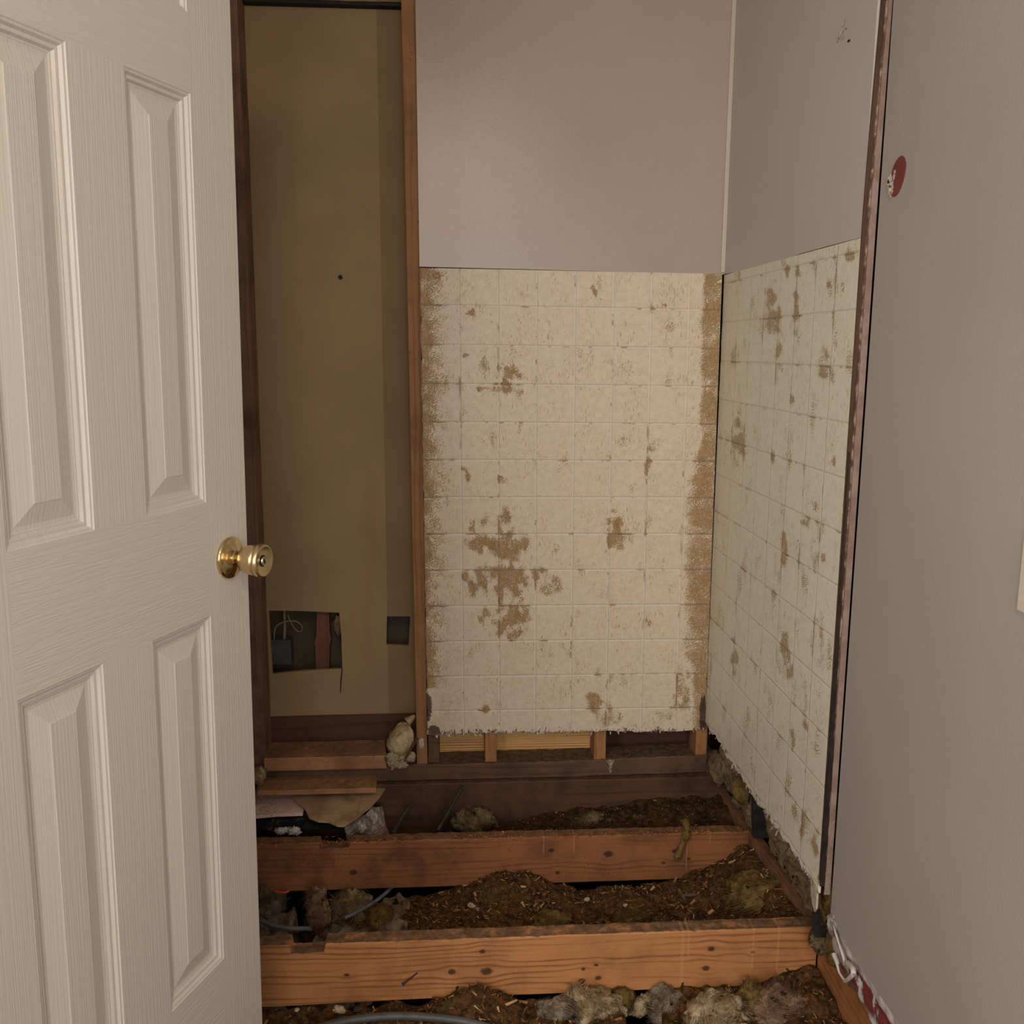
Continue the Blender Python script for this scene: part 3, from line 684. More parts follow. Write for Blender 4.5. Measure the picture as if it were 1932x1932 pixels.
# ------------------------------------------------------------------ fluff and debris helpers
def strands(rng, V, F, c, spread, n, L, wd, droop=0):
    for _ in range(n):
        p = Vector(c)+Vector((rng.gauss(0, spread[0]), rng.gauss(0, spread[1]), rng.gauss(0, spread[2])))
        d = Vector((rng.uniform(-1, 1), rng.uniform(-1, 1), rng.uniform(-.7, .8))).normalized()*L*rng.uniform(.4, 1.3)
        s = d.cross(Vector((rng.uniform(-1, 1), rng.uniform(-1, 1), rng.uniform(-1, 1)))).normalized()*wd
        mid = p+d*.5+Vector((0, 0, rng.uniform(-.2, .5)*L))
        i = len(V); V.extend([p-s, p+s, mid+s, mid-s, p+d+s*.3, p+d-s*.3]); F.extend([(i, i+1, i+2, i+3), (i+3, i+2, i+4, i+5)])
def clump(name, c, r, stretch, mt, label, seed, rot=0, amp=.22, fib=260, kindw='insulation', sub=5):
    v, f = blob(c, r*.94, seed, amp, 6, sub, stretch, rot); V = list(v); F = list(f); rng = random.Random(seed)
    for i_, p_ in enumerate(V):
        nn_ = (p_-Vector(c)).normalized()
        V[i_] = p_+nn_*r*(.30*N(p_+Vector((seed, 0, 0)), 16, 2)+.10*N(Vector((p_.x, p_.y, p_.z*.4)), 75, 3))
    v = list(V)
    C0 = Vector(c); flow = Vector((rng.uniform(-1, 1), rng.uniform(-.6, .2), rng.uniform(-1, 1))).normalized()
    for _ in range(int(fib*5)):
        q = Vector(v[rng.randrange(len(v))]); nrm = (q-C0).normalized(); ps = q*14+Vector((seed, 0, 0))
        d = Vector((noise.noise(ps), noise.noise(ps+Vector((9, 0, 0))), noise.noise(ps+Vector((0, 9, 0)))))*1.6+flow*.6
        d = (d-nrm*d.dot(nrm)*.8).normalized(); L = r*rng.uniform(.15, .6); wd = rng.uniform(.0003, .0011)
        p = q-nrm*.001; s_ = d.cross(nrm).normalized()*wd; i = len(V)
        lift = nrm*rng.uniform(0, .10)*L; m_ = p+d*L*.5+nrm*.002+lift
        e = p+d*L+nrm*rng.uniform(-.1, .25)*L
        V.extend([p-s_, p+s_, m_+s_, m_-s_, e]); F.extend([(i, i+1, i+2, i+3), (i+3, i+2, i+4)])
    return tag(obj(name, V, F, mt, smooth_sh=True), label, kindw, 'loose clumps of insulation')

def field(name, x0, x1, y0, y1, hf, mt, label, nx, ny, cat='debris', depth=.05):
    V = []; F = []
    for j in range(ny+1):
        for i in range(nx+1):
            x = x0+(x1-x0)*i/nx; y = y0+(y1-y0)*j/ny
            V.append(Vector((x, y, hf(x, y))))
            if i and j:
                a = j*(nx+1)+i; F.append((a-nx-2, a-nx-1, a, a-1))
    o = obj(name, V, F, mt, smooth_sh=True); tag(o, label, cat, kind='stuff'); return o
def scatter(name, regions, mt, label, seed, cat='debris'):
    """regions: (n, x0,x1,y0,y1, hf, Lmin,Lmax, wide)"""
    rng = random.Random(seed); V = []; F = []; T = []
    for n, x0, x1, y0, y1, hf, L0, L1, wd in regions:
        for _ in range(n):
            x = rng.uniform(x0, x1); y = rng.uniform(y0, y1); z = hf(x, y)
            if z is None: continue
            L = L0+(L1-L0)*rng.random()**4; W = L*rng.uniform(.08, wd); th = L*.05
            yaw = rng.uniform(0, math.pi*2); pit = rng.gauss(0, .45); tw = rng.gauss(0, .6)
            R_ = Matrix.Rotation(yaw, 3, 'Z') @ Matrix.Rotation(pit, 3, 'Y') @ Matrix.Rotation(tw, 3, 'X')
            c = Vector((x, y, z+L*.12+rng.uniform(-.001, .003)))
            k = rng.uniform(.2, 1); i = len(V)
            for px_, py_, pz_ in ((-.5, -.5, 0), (.5, -.5*k, 0), (.5, .5*k, 0), (-.5, .5, 0), (-.45, -.4, 1), (.4, -.35*k, 1), (.4, .35*k, 1), (-.45, .4, 1)):
                V.append(c+R_ @ Vector((px_*L, py_*W, pz_*th+.12*L*(px_*px_)*2*rng.uniform(.6, 1.2))))
            for q in ((0, 3, 2, 1), (4, 5, 6, 7), (0, 1, 5, 4), (1, 2, 6, 5), (2, 3, 7, 6), (3, 0, 4, 7)): F.append(tuple(a+i for a in q))
            T += [rng.random()**1.3]*8
    o = obj(name, V, F, mt); a = o.data.attributes.new('tone', 'FLOAT', 'POINT'); a.data.foreach_set('value', T)
    tag(o, label, cat, kind='stuff'); return o

# bay between the nearest and the middle joist
def hB(x, y):
    z = -.205+.020*N((x, y, 0), 7, 4)+.010*N((x, y, 3), 26, 4)
    z += .060*math.exp(-((x-.14)/.16)**2-((y-2.36)/.12)**2)
    z += .105*smooth(.58, .83, x)*(.55+.45*smooth(2.0, 2.25, y))
    z += .02*math.exp(-((x-.5)/.2)**2-((y-2.3)/.1)**2)
    z -= .03*math.exp(-((x-.38)/.05)**2-((y-2.05)/.10)**2)
    q = smooth(.765, .812, x); z = z*(1-q)+(-.075+.010*N((x, y, 6), 22, 3))*q
    z -= .50*smooth(-.13, -.30, x+.05*N((1, y, 0), 6, 2))
    return z
field('debris_pile', -.42, .87, 2.0, 2.398, hB, MT['debris'], 'brown wood crumbs and dirt heaped between the nearest and the middle joist', 330, 130)
def hA(x, y):
    z = -.150+.10*smooth(-.2, .75, x)*(.55+.45*smooth(2.45, 2.6, y))+.014*N((x, y, 8), 9, 4)+.008*N((x, y, 2), 28, 3)
    z += .025*math.exp(-((x-.02)/.10)**2-((y-2.5)/.06)**2)
    z -= .5*smooth(-.17, -.30, x)
    return z
field('debris_pile', -.36, .82, 2.442, 2.634, hA, MT['debris_dark'], 'dark greenish-brown dirt between the middle and the farthest joist', 300, 60)
def hC(x, y):
    z = -.200+.020*N((x, y, 5), 8, 4)+.010*N((x, y, 7), 28, 4)
    z += .045*math.exp(-((x-.04)/.10)**2-((y-1.92)/.06)**2)+.05*smooth(.55, .84, x)
    z -= .30*smooth(.385, .405, x)*(1-smooth(.45, .475, x))
    return z
field('debris_pile', -.65, .85, 1.45, 1.951, hC, MT['debris'], 'brown debris along the bottom of the picture in front of the nearest joist', 330, 120)
def g(hf, zmin=-.3):
    def q(x, y):
        z = hf(x, y); return z if z > zmin else None
    return q
scatter('wood_chips', [(7500, -.16, .86, 2.0, 2.396, g(hB), .003, .018, .5), (200, -.10, .84, 2.02, 2.39, g(hB), .014, .030, .35)], MT['chips'], 'countless brown wood splinters and crumbs between the nearest and the middle joist', 11)
scatter('wood_chips', [(2200, -.2, .82, 2.45, 2.63, g(hA), .002, .010, .5)], MT['chips'], 'fine dark wood crumbs between the middle and the farthest joist', 12)
scatter('wood_chips', [(5600, -.62, .84, 1.62, 1.948, g(hC), .003, .018, .5), (180, -.1, .25, 1.75, 1.94, g(hC), .014, .034, .35)], MT['chips'], 'countless brown wood splinters in front of the nearest joist', 13)
# crumbs resting on boards
def flat(z): return lambda x, y: z
scatter('sawdust', [(900, -1.0, .85, 2.402, 2.438, flat(-.041), .002, .009, .5), (260, -.5, .85, 1.957, 1.993, flat(-.041), .001, .005, .5),
                    (220, -.07, .76, 2.66, 2.74, flat(.066), .001, .005, .7), (90, -.55, -.22, 2.64, 2.74, flat(.106), .001, .006, .9), (40, -.55, -.24, 2.565, 2.62, flat(.038), .001, .004, .9)],
        MT['fringe'], 'pale sawdust and crumbs lying on the joists and boards', 5)
# torn fibres along the middle joist's top edge
rng = random.Random(3); V = []; F = []; T = []
for _ in range(1500):
    x = rng.uniform(-.55, .83); 
    if N((x, 0, 0), 6, 2) < -.25: continue
    y = rng.uniform(2.399, 2.412); z = -.041+rng.uniform(-.004, .004); L = rng.uniform(.004, .015)
    d = Vector((rng.uniform(-.9, .9), rng.uniform(-.7, .2), rng.uniform(-.45, .5))).normalized()*L; s = Vector((0, .3, 1)).cross(d).normalized()*.0012
    p = Vector((x, y, z)); i = len(V); V += [p-s, p+s, p+d*.6+s*.8, p+d, p+Vector((0, 0, -.0015))]; F += [(i, i+1, i+2, i+3), (i, i+4, i+1), (i+1, i+4, i+2), (i+4, i+3, i+2), (i, i+3, i+4)]; T += [rng.random()]*5
o = obj('torn_fibres', V, F, MT['fringe']); a = o.data.attributes.new('tone', 'FLOAT', 'POINT'); a.data.foreach_set('value', T)
tag(o, 'frayed orange wood fibres along the top edge of the middle joist', 'wood fibres', kind='stuff')

# ------------------------------------------------------------------ insulation
def at(x, y, z): return on(x, y, 2, z)
clump('insulation_clump', at(1118, 1900, -.205), .062, (1.2, .8, .8), MT['ins_white'], 'whitish wool clump at the bottom, left of the black hole', 1, fib=500)
clump('insulation_clump', at(1055, 1912, -.20), .045, (1.2, .8, .7), MT['ins_pale'], 'dirty grey-white wool at the bottom beside the wood chips', 2)
clump('insulation_clump', at(1262, 1900, -.215), .050, (.9, .8, 1.0), MT['ins_pale'], 'greyish-green wool clump at the bottom, right of the black hole', 3)
clump('insulation_clump', at(1350, 1912, -.19), .062, (1.2, .8, .8), MT['ins_white'], 'largest pale wool clump at the bottom, below the nearest joist', 4, fib=500)
clump('insulation_clump', at(1412, 1893, -.19), .048, (1.0, .8, .8), MT['ins_yellow'], 'ochre wool clump at the bottom, right of the largest pale clump', 5)
clump('insulation_clump', at(1480, 1905, -.175), .060, (1.3, .8, .9), MT['ins_tan'], 'tan wool bulge at the bottom right near the rim board', 6, fib=400)
clump('insulation_clump', at(1172, 1885, -.205), .034, (.9, .7, .8), MT['ins_yellow'], 'small yellow-brown wool tuft under the two big knots of the nearest joist', 7)
clump('insulation_clump', at(1215, 1897, -.225), .026, (1.4, .6, .9), MT['ins_white'], 'curled white wool scrap beside the black hole at the bottom', 17, rot=.6, amp=.45)
# yellow bulge at the right end of the middle bay
clump('insulation_clump', on(1442, 1680, 2, -.115), .080, (1.35, 1.0, .55), MT['ins_yellow'], 'mossy yellow wool bulging at the right end of the middle bay', 8, fib=700)
clump('insulation_clump', at(1045, 1735, -.185), .045, (1.2, .8, .5), MT['ins_yellow'], 'dark yellow wool half buried in crumbs behind the nearest joist', 9)
clump('insulation_clump', at(890, 1548, -.10), .052, (1.35, .8, .6), MT['ins_grey'], 'dirty beige wool in the far bay above the splintered joist', 10, fib=500)
clump('insulation_clump', at(1120, 1548, -.095), .045, (1.6, .7, .4), MT['ins_grey'], 'flat greenish wool in the middle of the far bay', 12, fib=300)
def hH(x, y):
    z = -.250+.035*N((x, y, 11), 11, 4)+.012*N((x, y, 12), 40, 3)+.05*smooth(-.25, -.15, x)
    return z-.4*math.exp(-((x+.405)/.022)**4-((y-2.26)/.16)**4)
field('wool_bed', -.72, -.12, 2.0, 2.395, hH, MT['ins_pale'], 'dirty grey wool lying deep in the left hole behind the nearest joist', 140, 90, 'insulation')
# pale strip hanging in the hole at left
clump('insulation_clump', at(601, 1728, -.205), .050, (.62, .7, 1.75), MT['ins_tan'], 'tall pinkish-tan wool strip standing behind the notch of the nearest joist', 14, fib=700)
clump('insulation_clump', at(500, 1712, -.235), .065, (.80, .6, 1.3), MT['ins_pale'], 'grey-white torn wool beside the door edge in the left hole', 15, fib=400)
clump('insulation_clump', at(668, 1722, -.24), .065, (.9, .7, 1.0), MT['ins_grey'], 'dark grey-green wool under the grey cable end', 16, fib=400)
clump('insulation_clump', at(722, 1738, -.22), .05, (.9, .7, .8), MT['ins_yellow'], 'brownish wool where the debris heap begins at left', 18, fib=300)

# side-wall bay insulation: irregular batt between ledger and tiled board
def batt(name, y0, y1, z0, z1, x, mt, label, seed):
    V = []; F = []; ny, nz = 60, 30
    for j in range(nz+1):
        for i in range(ny+1):
            u, v_ = i/ny, j/nz; y = y0+(y1-y0)*u; z = z0+(z1-z0)*v_
            e = min(u, 1-u)*6; e = min(1, e)
            xx = x+.03*(1-e)+.022*N((y, z, seed), 14, 4)+.008*N((y, z, seed+3), 50, 3)+.030*max(0, 1-v_*2.2)
            V.append(Vector((xx, y+.006*N((z, seed, 0), 30, 3), z+.006*N((y, seed, 1), 30, 3))))
            if i and j:
                a = j*(ny+1)+i; F.append((a-ny-2, a-ny-1, a, a-1))
    n = len(V); V += [p+Vector((.06, 0, 0)) for p in V]; F += [tuple(i+n for i in reversed(q)) for q in F]
    W = ny+1
    for i in range(ny):
        for a, b_ in ((i, i+1), (nz*W+i+1, nz*W+i)): F.append((a, b_, b_+n, a+n))
    for j in range(nz):
        for a, b_ in (((j+1)*W, j*W), (j*W+ny, (j+1)*W+ny)): F.append((a, b_, b_+n, a+n))
    rng = random.Random(seed); base = V[:n]
    for _ in range(500):
        strands(rng, V, F, base[rng.randrange(n)], (.001, .001, .001), 1, .016, .0004)
    return tag(obj(name, V, F, mt, smooth_sh=True), label, 'insulation', 'insulation in the side wall')
batt('insulation_batt', 2.645, 2.335, -.02, .30, .800, MT['ins_grey'], 'greenish-grey insulation behind the foot of the tiled side wall, in the far corner', 1)
batt('insulation_batt', 2.30, 1.90, -.01, .30, .806, MT['ins_grey'], 'long greenish-grey insulation strip behind the foot of the tiled side wall, in the middle', 2)
batt('insulation_batt', 1.865, 1.70, -.03, .30, .80, MT['ins_yellow'], 'brownish insulation under the near lower corner of the tiled side wall', 3)
for y, lb in ((2.315, 'dark wet stud between the far and middle insulation strips at the side wall'), (1.88, 'blackened stud under the near lower corner of the tiled side wall')):
    lean_stud('wall_stud', ((.795, .30), (.86, 0)), ((.812, -.01), (.87, 0)), y-.011, y+.011, plain('blackened_wood', (48, 44, 40), (26, 23, 21), 30, .8), lb, 20, .002, y)
v, f = boxvf(.885, .90, 1.70, 2.70, -.20, .30)
struct(obj('wall_side_sheathing', v, f, MT['black']), 'dark sheathing behind the side wall insulation')
clump('insulation_clump', on(1352, 1445, 0, .80), .042, (.5, 1.5, 1.0), MT['ins_grey'], 'pale wool spilling out at the corner beside the last short stud', 21, fib=500)
clump('insulation_clump', on(1400, 1490, 0, .80), .030, (.7, .9, 1.4), MT['ins_yellow'], 'light yellow wool tuft beside the dark wet stud at the side wall', 22, fib=300)
# dangling tuft over middle joist
v, f = tube([on(1292, 1552, 1, 2.425)+Vector((0, 0, .006)), on(1297, 1562, 1, 2.392), on(1293, 1580, 1, 2.388), on(1284, 1600, 1, 2.388), on(1276, 1622, 1, 2.389)], lambda t: .0095-.002*t+.002*math.sin(t*17), 10)
V = list(v); F = list(f); rng = random.Random(8)
for _ in range(260): strands(rng, V, F, v[rng.randrange(len(v))], (.001, .001, .001), 1, .012, .0004)
V = [p+Vector((0, -abs(.002*N(p, 60, 3)), 0)) for p in V]
tag(obj('insulation_tuft', V, F, MT['ins_yellow'], smooth_sh=True), 'yellow-green wool tuft draped over the middle joist near its right end', 'insulation')

# ------------------------------------------------------------------ cables, pipes
gc = plain('grey_cable', (118, 124, 134), (104, 110, 120), 40, .45, bd=.0003)
cable('grey_cable', [at(440, 1715, -.2), at(480, 1733, -.205), at(520, 1747, -.21), at(555, 1752, -.215), at(580, 1752, -.22), at(600, 1756, -.25)], .0062, gc, 'grey cable sagging from behind the door into the left hole')
cable('grey_cable', [at(650, 1732, -.215), at(672, 1722, -.21), at(700, 1706, -.205), at(722, 1690, -.20), at(745, 1668, -.195), at(765, 1645, -.19)], .0052, gc, 'short grey cable end rising under the middle joist')
cable('grey_cable', [at(585, 1945, -.20), at(640, 1929, -.185), at(700, 1920, -.178), at(760, 1917, -.175), at(830, 1921, -.175), at(890, 1930, -.178), at(960, 1950, -.185)], .0090, plain('dark_grey_cable', (92, 90, 88), (80, 78, 76), 40, .5, bd=.0003), 'thick grey cable curving along the bottom edge of the picture')
dg = plain('dark_green_pipe', (56, 56, 46), (44, 46, 38), 40, .6)
cable('thin_pipe', [on(872, 1482, 1, 2.60), on(850, 1525, 1, 2.54), on(826, 1566, 1, 2.47)], .0050, dg, 'dark green pipe slanting down from under the bottom plate')
cable('thin_pipe', [on(772, 1522, 1, 2.56), on(755, 1548, 1, 2.52), on(742, 1572, 1, 2.47)], .0060, dg, 'dark pipe stub left of the slanting pipe in the far bay')

# ------------------------------------------------------------------ sheets in the left part of the far bay
kt = NB('tan_tile_sheet')
cc = kt.mix(kt.step(kt.noise(kt.pos, 14, 5), .4, .65), srgb(190, 160, 124), srgb(158, 128, 94))
sp = kt.sep(kt.pos)
l1 = kt.step(kt.math('ABSOLUTE', kt.math('SUBTRACT', kt.math('FRACT', kt.math('MULTIPLY', sp[0], 9.3)), .5)), .012, .004)
l2 = kt.step(kt.math('ABSOLUTE', kt.math('SUBTRACT', kt.math('FRACT', kt.math('MULTIPLY_ADD', sp[1], 9.3, .35)), .5)), .012, .004)
cc = kt.mix(kt.math('MULTIPLY', kt.math('MAXIMUM', l1, l2), .5), cc, srgb(104, 78, 52))
MT['tan_sheet'] = kt.fin(cc, .8, kt.noise(kt.pos, 200, 3), .0006)
pts = [(548, 1500), (560, 1492), (600, 1480), (735, 1474), (718, 1500), (700, 1520), (672, 1542), (648, 1557), (636, 1556), (620, 1549), (600, 1548), (583, 1541), (575, 1524), (562, 1514)]
v, f = slab([[at(x, y, .0) for x, y in pts]], (0, 0, -.006))
tag(obj('tile_board_scrap', v, f, MT['tan_sheet']), 'tan offcut of tile board with a curved edge under the scrap boards', 'board')
kt = NB('pink_lit_board')
cc = kt.mix(kt.step(kt.noise(kt.pos, 20, 4), .4, .65), srgb(242, 212, 200), srgb(226, 192, 180))  # pinkish cast of the light on this board, put into its base colour
cc = kt.mix(kt.math('MULTIPLY', kt.step(kt.noise(kt.pos, 110, 4, .6), .54, .62), kt.math('MULTIPLY', kt.step(kt.noise(kt.pos, 14, 3), .42, .6), .8)), cc, srgb(112, 92, 92))
MT['pink_lit'] = kt.fin(cc, .6, kt.noise(kt.pos, 200, 2), .0004)
pts = [(430, 1545), (445, 1500), (472, 1505), (492, 1466), (600, 1460), (600, 1500), (575, 1520), (571, 1533), (520, 1535), (476, 1539)]
v, f = slab([[at(x, y, -.012) for x, y in pts]], (0, 0, -.010))
tag(obj('plywood_scrap', v, f, MT['pink_lit']), 'board coloured bright pinkish for the light on it, speckled with mould, beside the door edge', 'board')
bp = plain('black_plastic', (40, 42, 44), (26, 27, 28), 16, .35, 60, .006)
V, F = rng_grid(at(440, 1528, -.03), at(580, 1526, -.03), at(450, 1566, -.07), at(640, 1562, -.055), 60, 20, lambda u, v_, p: p+Vector((0, 0, .012*N(p, 18, 4))))
n = len(V); V += [p-Vector((0, 0, .002)) for p in V]; F += [tuple(i+n for i in reversed(q)) for q in F]
tag(obj('plastic_sheet', V, F, bp, smooth_sh=True), 'crumpled black plastic sheet under the pinkish board', 'plastic sheet')
ww = plain('white_foam', (214, 212, 206), (176, 172, 164), 60, .8)
for i, (x, y, r, lb) in enumerate(((529, 1568, .011, 'white foam crumb under the black plastic, left one'), (541, 1566, .009, 'white foam crumb under the black plastic, middle one'), (555, 1568, .013, 'white foam crumb under the black plastic, right one'))):
    v, f = blob(at(x, y, -.06), r*.9, i+3, .8, 12, 4, (1.3, .8, .9)); tag(obj('foam_crumb', v, f, ww, smooth_sh=True), lb, 'foam', 'white foam crumbs')
kp = NB('clear_plastic'); cc = kp.mix(kp.step(kp.noise(kp.pos, 40, 4, .6, 1.0), .48, .64), srgb(116, 102, 88), srgb(168, 164, 162))
MT['clear'] = kp.fin(cc, .3, kp.noise(kp.pos, 50, 4), .006)
V, F = rng_grid(at(648, 1552, -.02), at(720, 1520, -.03), at(655, 1582, -.085), at(735, 1580, -.095), 50, 30, lambda u, v_, p: p+Vector((0, .012*N(p, 26, 4), .012*N(p+Vector((3, 0, 0)), 22, 4))))
n = len(V); V += [p-Vector((0, 0, .002)) for p in V]; F += [tuple(i+n for i in reversed(q)) for q in F]
tag(obj('plastic_film', V, F, MT['clear'], smooth_sh=True), 'crumpled milky plastic film beside the curved tan offcut', 'plastic sheet')
clump('insulation_clump', on(488, 1462, 1, 2.60), .022, (.8, .8, 1.0), MT['ins_white'], 'cream wool tuft by the door edge at the foot of the dark stud', 31, fib=150)
v, f = tube([on(500, 1450, 1, 2.62), on(488, 1490, 1, 2.60), on(478, 1520, 1, 2.57)], lambda t: .009-.003*t, 8)
tag(obj('wood_splinter', v, f, MT['stud_dark']), 'dark torn wood strip slanting beside the door edge', 'splinter')

# ------------------------------------------------------------------ small things
v, f = slab([[on(x, y, 1, 2.6535) for x, y in ((1144, 1436), (1149, 1433), (1156, 1433), (1159, 1435), (1156, 1440), (1154, 1448), (1153, 1457), (1150, 1459), (1149, 1450), (1149, 1442))]], (0, -.0012, 0))
tag(obj('paint_drip', v, f, plain('white_drip', (176, 164, 150), (120, 100, 82), 160)), 'short white drip on the face of the wall plate, right of the middle short stud', 'paint drip')
nl = empty('nail', on(780, 1845, 1, 1.952), 'dark nail lying slanted against the front of the nearest joist', 'nail')
rust = plain('rusty_steel', (44, 32, 26), (30, 22, 18), 90, .6)
a0, a1 = on(760, 1857, 1, 1.944), on(788, 1835, 1, 1.9535)
v, f = tube([a0, (a0+a1)/2, a1], .0019, 8); part('shank', v, f, rust, nl)
dr_ = (a1-a0).normalized(); v, f = tube([a0-dr_*.001, a0, a0+dr_*.001], .0042, 10); part('nail_head', v, f, rust, nl)
wc = plain('plaster_chunk', (206, 190, 166), (176, 156, 128), 60, .85)
for i, (x, y, hf, r, lb) in enumerate(((889, 1708, hB, .0085, 'white plaster crumb on the debris heap, the largest there'), (1108, 1697, hB, .007, 'cream plaster crumb on the debris under the middle joist'),
        (1180, 1708, hB, .0055, 'small beige crumb right of the cream one in the middle bay'), (640, 1905, hC, .012, 'white plaster lump at the bottom left below the nearest joist'), (560, 1905, hC, .005, 'tiny white crumb at the bottom left by the door'))):
    p = at(x, y, -.18); p = at(x, y, hf(p.x, p.y)+.004); v, f = blob(p, r, i+11, .5, 6, 2, (1.2, .9, .7)); tag(obj('plaster_crumb', v, f, wc), lb, 'plaster crumb', 'plaster crumbs')
gs = wood('grey_splinter_wood', (132, 106, 80), (96, 74, 54), 0, 2, 200)
for (p0, p1, wd, lb) in (((1285, 1690), (1325, 1686), .007, 'grey wood sliver lying on the debris in the middle bay'), ((1280, 1678), (1292, 1698), .005, 'orange wood sliver beside the grey one in the middle bay'), ((885, 1862), (935, 1888), .006, 'long dark sliver on the debris at the bottom')):
    a0, a1 = at(*p0, -.165), at(*p1, -.165); s = (a1-a0).cross(Vector((0, 0, 1))).normalized()*wd
    v, f = slab([[a0-s*.6, a0+s*.6, (a0+a1)/2+s, a1+s*.3, a1-s*.4]], (0, 0, .003)); tag(obj('wood_sliver', v, f, gs), lb, 'splinter')
v, f = merge(tube([at(520, 1682, -.16), at(536, 1684, -.16), at(545, 1681, -.16)], .003, 8))
tag(obj('wire_nut', v, f, plain('orange_plastic', (220, 92, 58), (200, 78, 48), 60, .5)), 'small bright orange plastic piece under the middle joist at left', 'plastic piece')

# flakes along the ragged bottom of the tiled back board
rng = random.Random(21); V = []; F = []
for _ in range(46):
    x = rng.uniform(-.07, .76); z = .158+rng.uniform(-.002, .008); L = rng.uniform(.002, .009)*(1.5 if x > .3 else 1); W = rng.uniform(.001, .005)
    y = YB-.003; dx = rng.uniform(-.003, .003); i = len(V)
    V += [Vector(p) for p in ((x-W, y, z), (x+W, y, z+.002), (x+W*.5+dx, y-rng.uniform(.001, .005), z-L), (x-W*.3+dx, y-.001, z-L*.7), (x, y+.003, z))]
    F += [(i, i+1, i+2, i+3), (i, i+4, i+1), (i+4, i+2, i+1), (i+4, i+3, i+2), (i, i+3, i+4)]
tag(obj('torn_paper', V, F, plain('torn_paper', (206, 194, 178), (110, 86, 70), 60, .85)), 'torn paper flakes hanging along the bottom edge of the cream tile-patterned board', 'torn paper', kind='stuff')
rng = random.Random(22); V = []; F = []
for _ in range(36):
    y = rng.uniform(1.77, 2.62); z = .176+rng.uniform(-.004, .014); L = rng.uniform(.003, .014); W = rng.uniform(.001, .006); x = XR-.003; i = len(V)
    V += [Vector(p) for p in ((x, y-W, z), (x, y+W, z+.002), (x-rng.uniform(.001, .006), y+W*.4, z-L), (x-.001, y-W*.4, z-L*.7), (x+.003, y, z))]
    F += [(i, i+1, i+2, i+3), (i, i+4, i+1), (i+4, i+2, i+1), (i+4, i+3, i+2), (i, i+3, i+4)]
tag(obj('torn_paper', V, F, plain('torn_pink_paper', (190, 174, 164), (96, 66, 60), 60, .85)), 'torn paper flakes along the bottom edge of the alcove side board', 'torn paper', kind='stuff')
# hanging flap at the near lower corner of the side board
v, f = slab([[Vector((XR-.002, *yz)) for yz in [(1.80, .185), (1.765, .18), (1.764, .13), (1.772, .118), (1.785, .13), (1.795, .145)]]], (.004, 0, 0))
tag(obj('paper_flap', v, f, plain('cream_flap', (214, 204, 186), (176, 160, 138), 40, .8)), 'cream paper flap hanging from the near lower corner of the alcove side board', 'torn paper')

# red spot and torn hole on the grey wall
rp = empty('paint_spot', (.786, 1.69, 1.594), 'dark red oval paint spot with a torn plaster hole on the grey wall', 'wall damage')
red = plain('dark_red_paint', (134, 62, 58), (120, 52, 50), 30, .5)
n = 40; lp = []
for i in range(n):
    a = 2*math.pi*i/n; y = 1.678+.027*math.cos(a)*(1+.05*math.sin(3*a)); z = 1.594+.033*math.sin(a)
    lp.append(Vector((.7868, y+.010*(z-1.594)/.03*-.6, z)))
v, f = slab([lp], (-.0012, 0, 0)); part('red_paint', v, f, red, rp)
wp = plain('torn_plaster', (216, 208, 192), (150, 130, 106), 130, .9, bscale=300, bd=.002)
V, F = [], []
for i, (y, z, r) in enumerate(((1.707, 1.592, .010), (1.702, 1.580, .011), (1.712, 1.585, .007), (1.700, 1.568, .007), (1.692, 1.596, .005), (1.689, 1.604, .004))):
    a, b_ = blob((.786, y, z), r, i, .5, 12, 3, (.3, 1, 1)); k0 = len(V); V += a; F += [tuple(q+k0 for q in w_) for w_ in b_]
part('torn_paper_edge', V, F, wp, rp)
V, F = merge(blob((.7845, 1.707, 1.590), .0042, 2, .5, 9, 2, (.6, 1, 1)), blob((.7845, 1.702, 1.579), .0040, 3, .5, 9, 2, (.6, 1, 1)))
part('screw_hole', V, F, MT['black'], rp)
# screw mark on the upper alcove side panel
sm = empty('screw_hole', (XR, 1.97, 1.91), 'small white-patched screw hole high on the alcove side wall', 'wall damage')
V, F = [], []
for i, (x, y, r) in enumerate(((1596, 46, .004), (1594, 58, .005), (1590, 66, .005), (1585, 76, .004), (1598, 40, .003), (1595, 70, .004))):
    a, b_ = blob(on(x, y, 0, XR+.006), r, i, .5, 12, 2, (.25, 1.5, 1)); k0 = len(V); V += a; F += [tuple(q+k0 for q in w_) for w_ in b_]
sh = Vector((-.001, 0, 0)); V = [p+Vector((-.006+XR-XR, 0, 0)) for p in V]
part('filler', V, F, plain('white_filler', (206, 200, 188), (180, 172, 158), 80), sm)
v, f = blob(on(1601, 77, 0, XR-.0005), .0036, 3, .2, 6, 2, (.3, 1.8, .6)); part('hole', v, f, MT['black'], sm)
v, f = blob(on(1596, 54, 0, XR-.0005), .0016, 3, .2, 6, 2, (.3, 1.8, .6)); part('hole', v, f, MT['black'], sm)
# drilled hole in cavity drywall
v, f = blob(on(642, 523, 1, Yc), .0065, 3, .15, 6, 3, (1, .15, 1)); tag(obj('drilled_hole', v, f, MT['black']), 'small round dark hole in the middle of the brown drywall', 'hole')

# switch plate at the right frame edge
sw = empty('switch_plate', (.786, 1.16, .94), 'white switch plate at the right edge on the grey wall', 'switch plate')
wpz = plain('white_plastic', (214, 204, 188), (208, 198, 182), 20, .4, bd=.0001)
v, f = boxvf(.781, .787, 1.132, 1.212, .938, 1.052); part('plate', v, f, wpz, sw, bevel=.002)
v, f = boxvf(.772, .782, 1.167, 1.177, .985, 1.005); part('toggle', v, f, wpz, sw, bevel=.002)

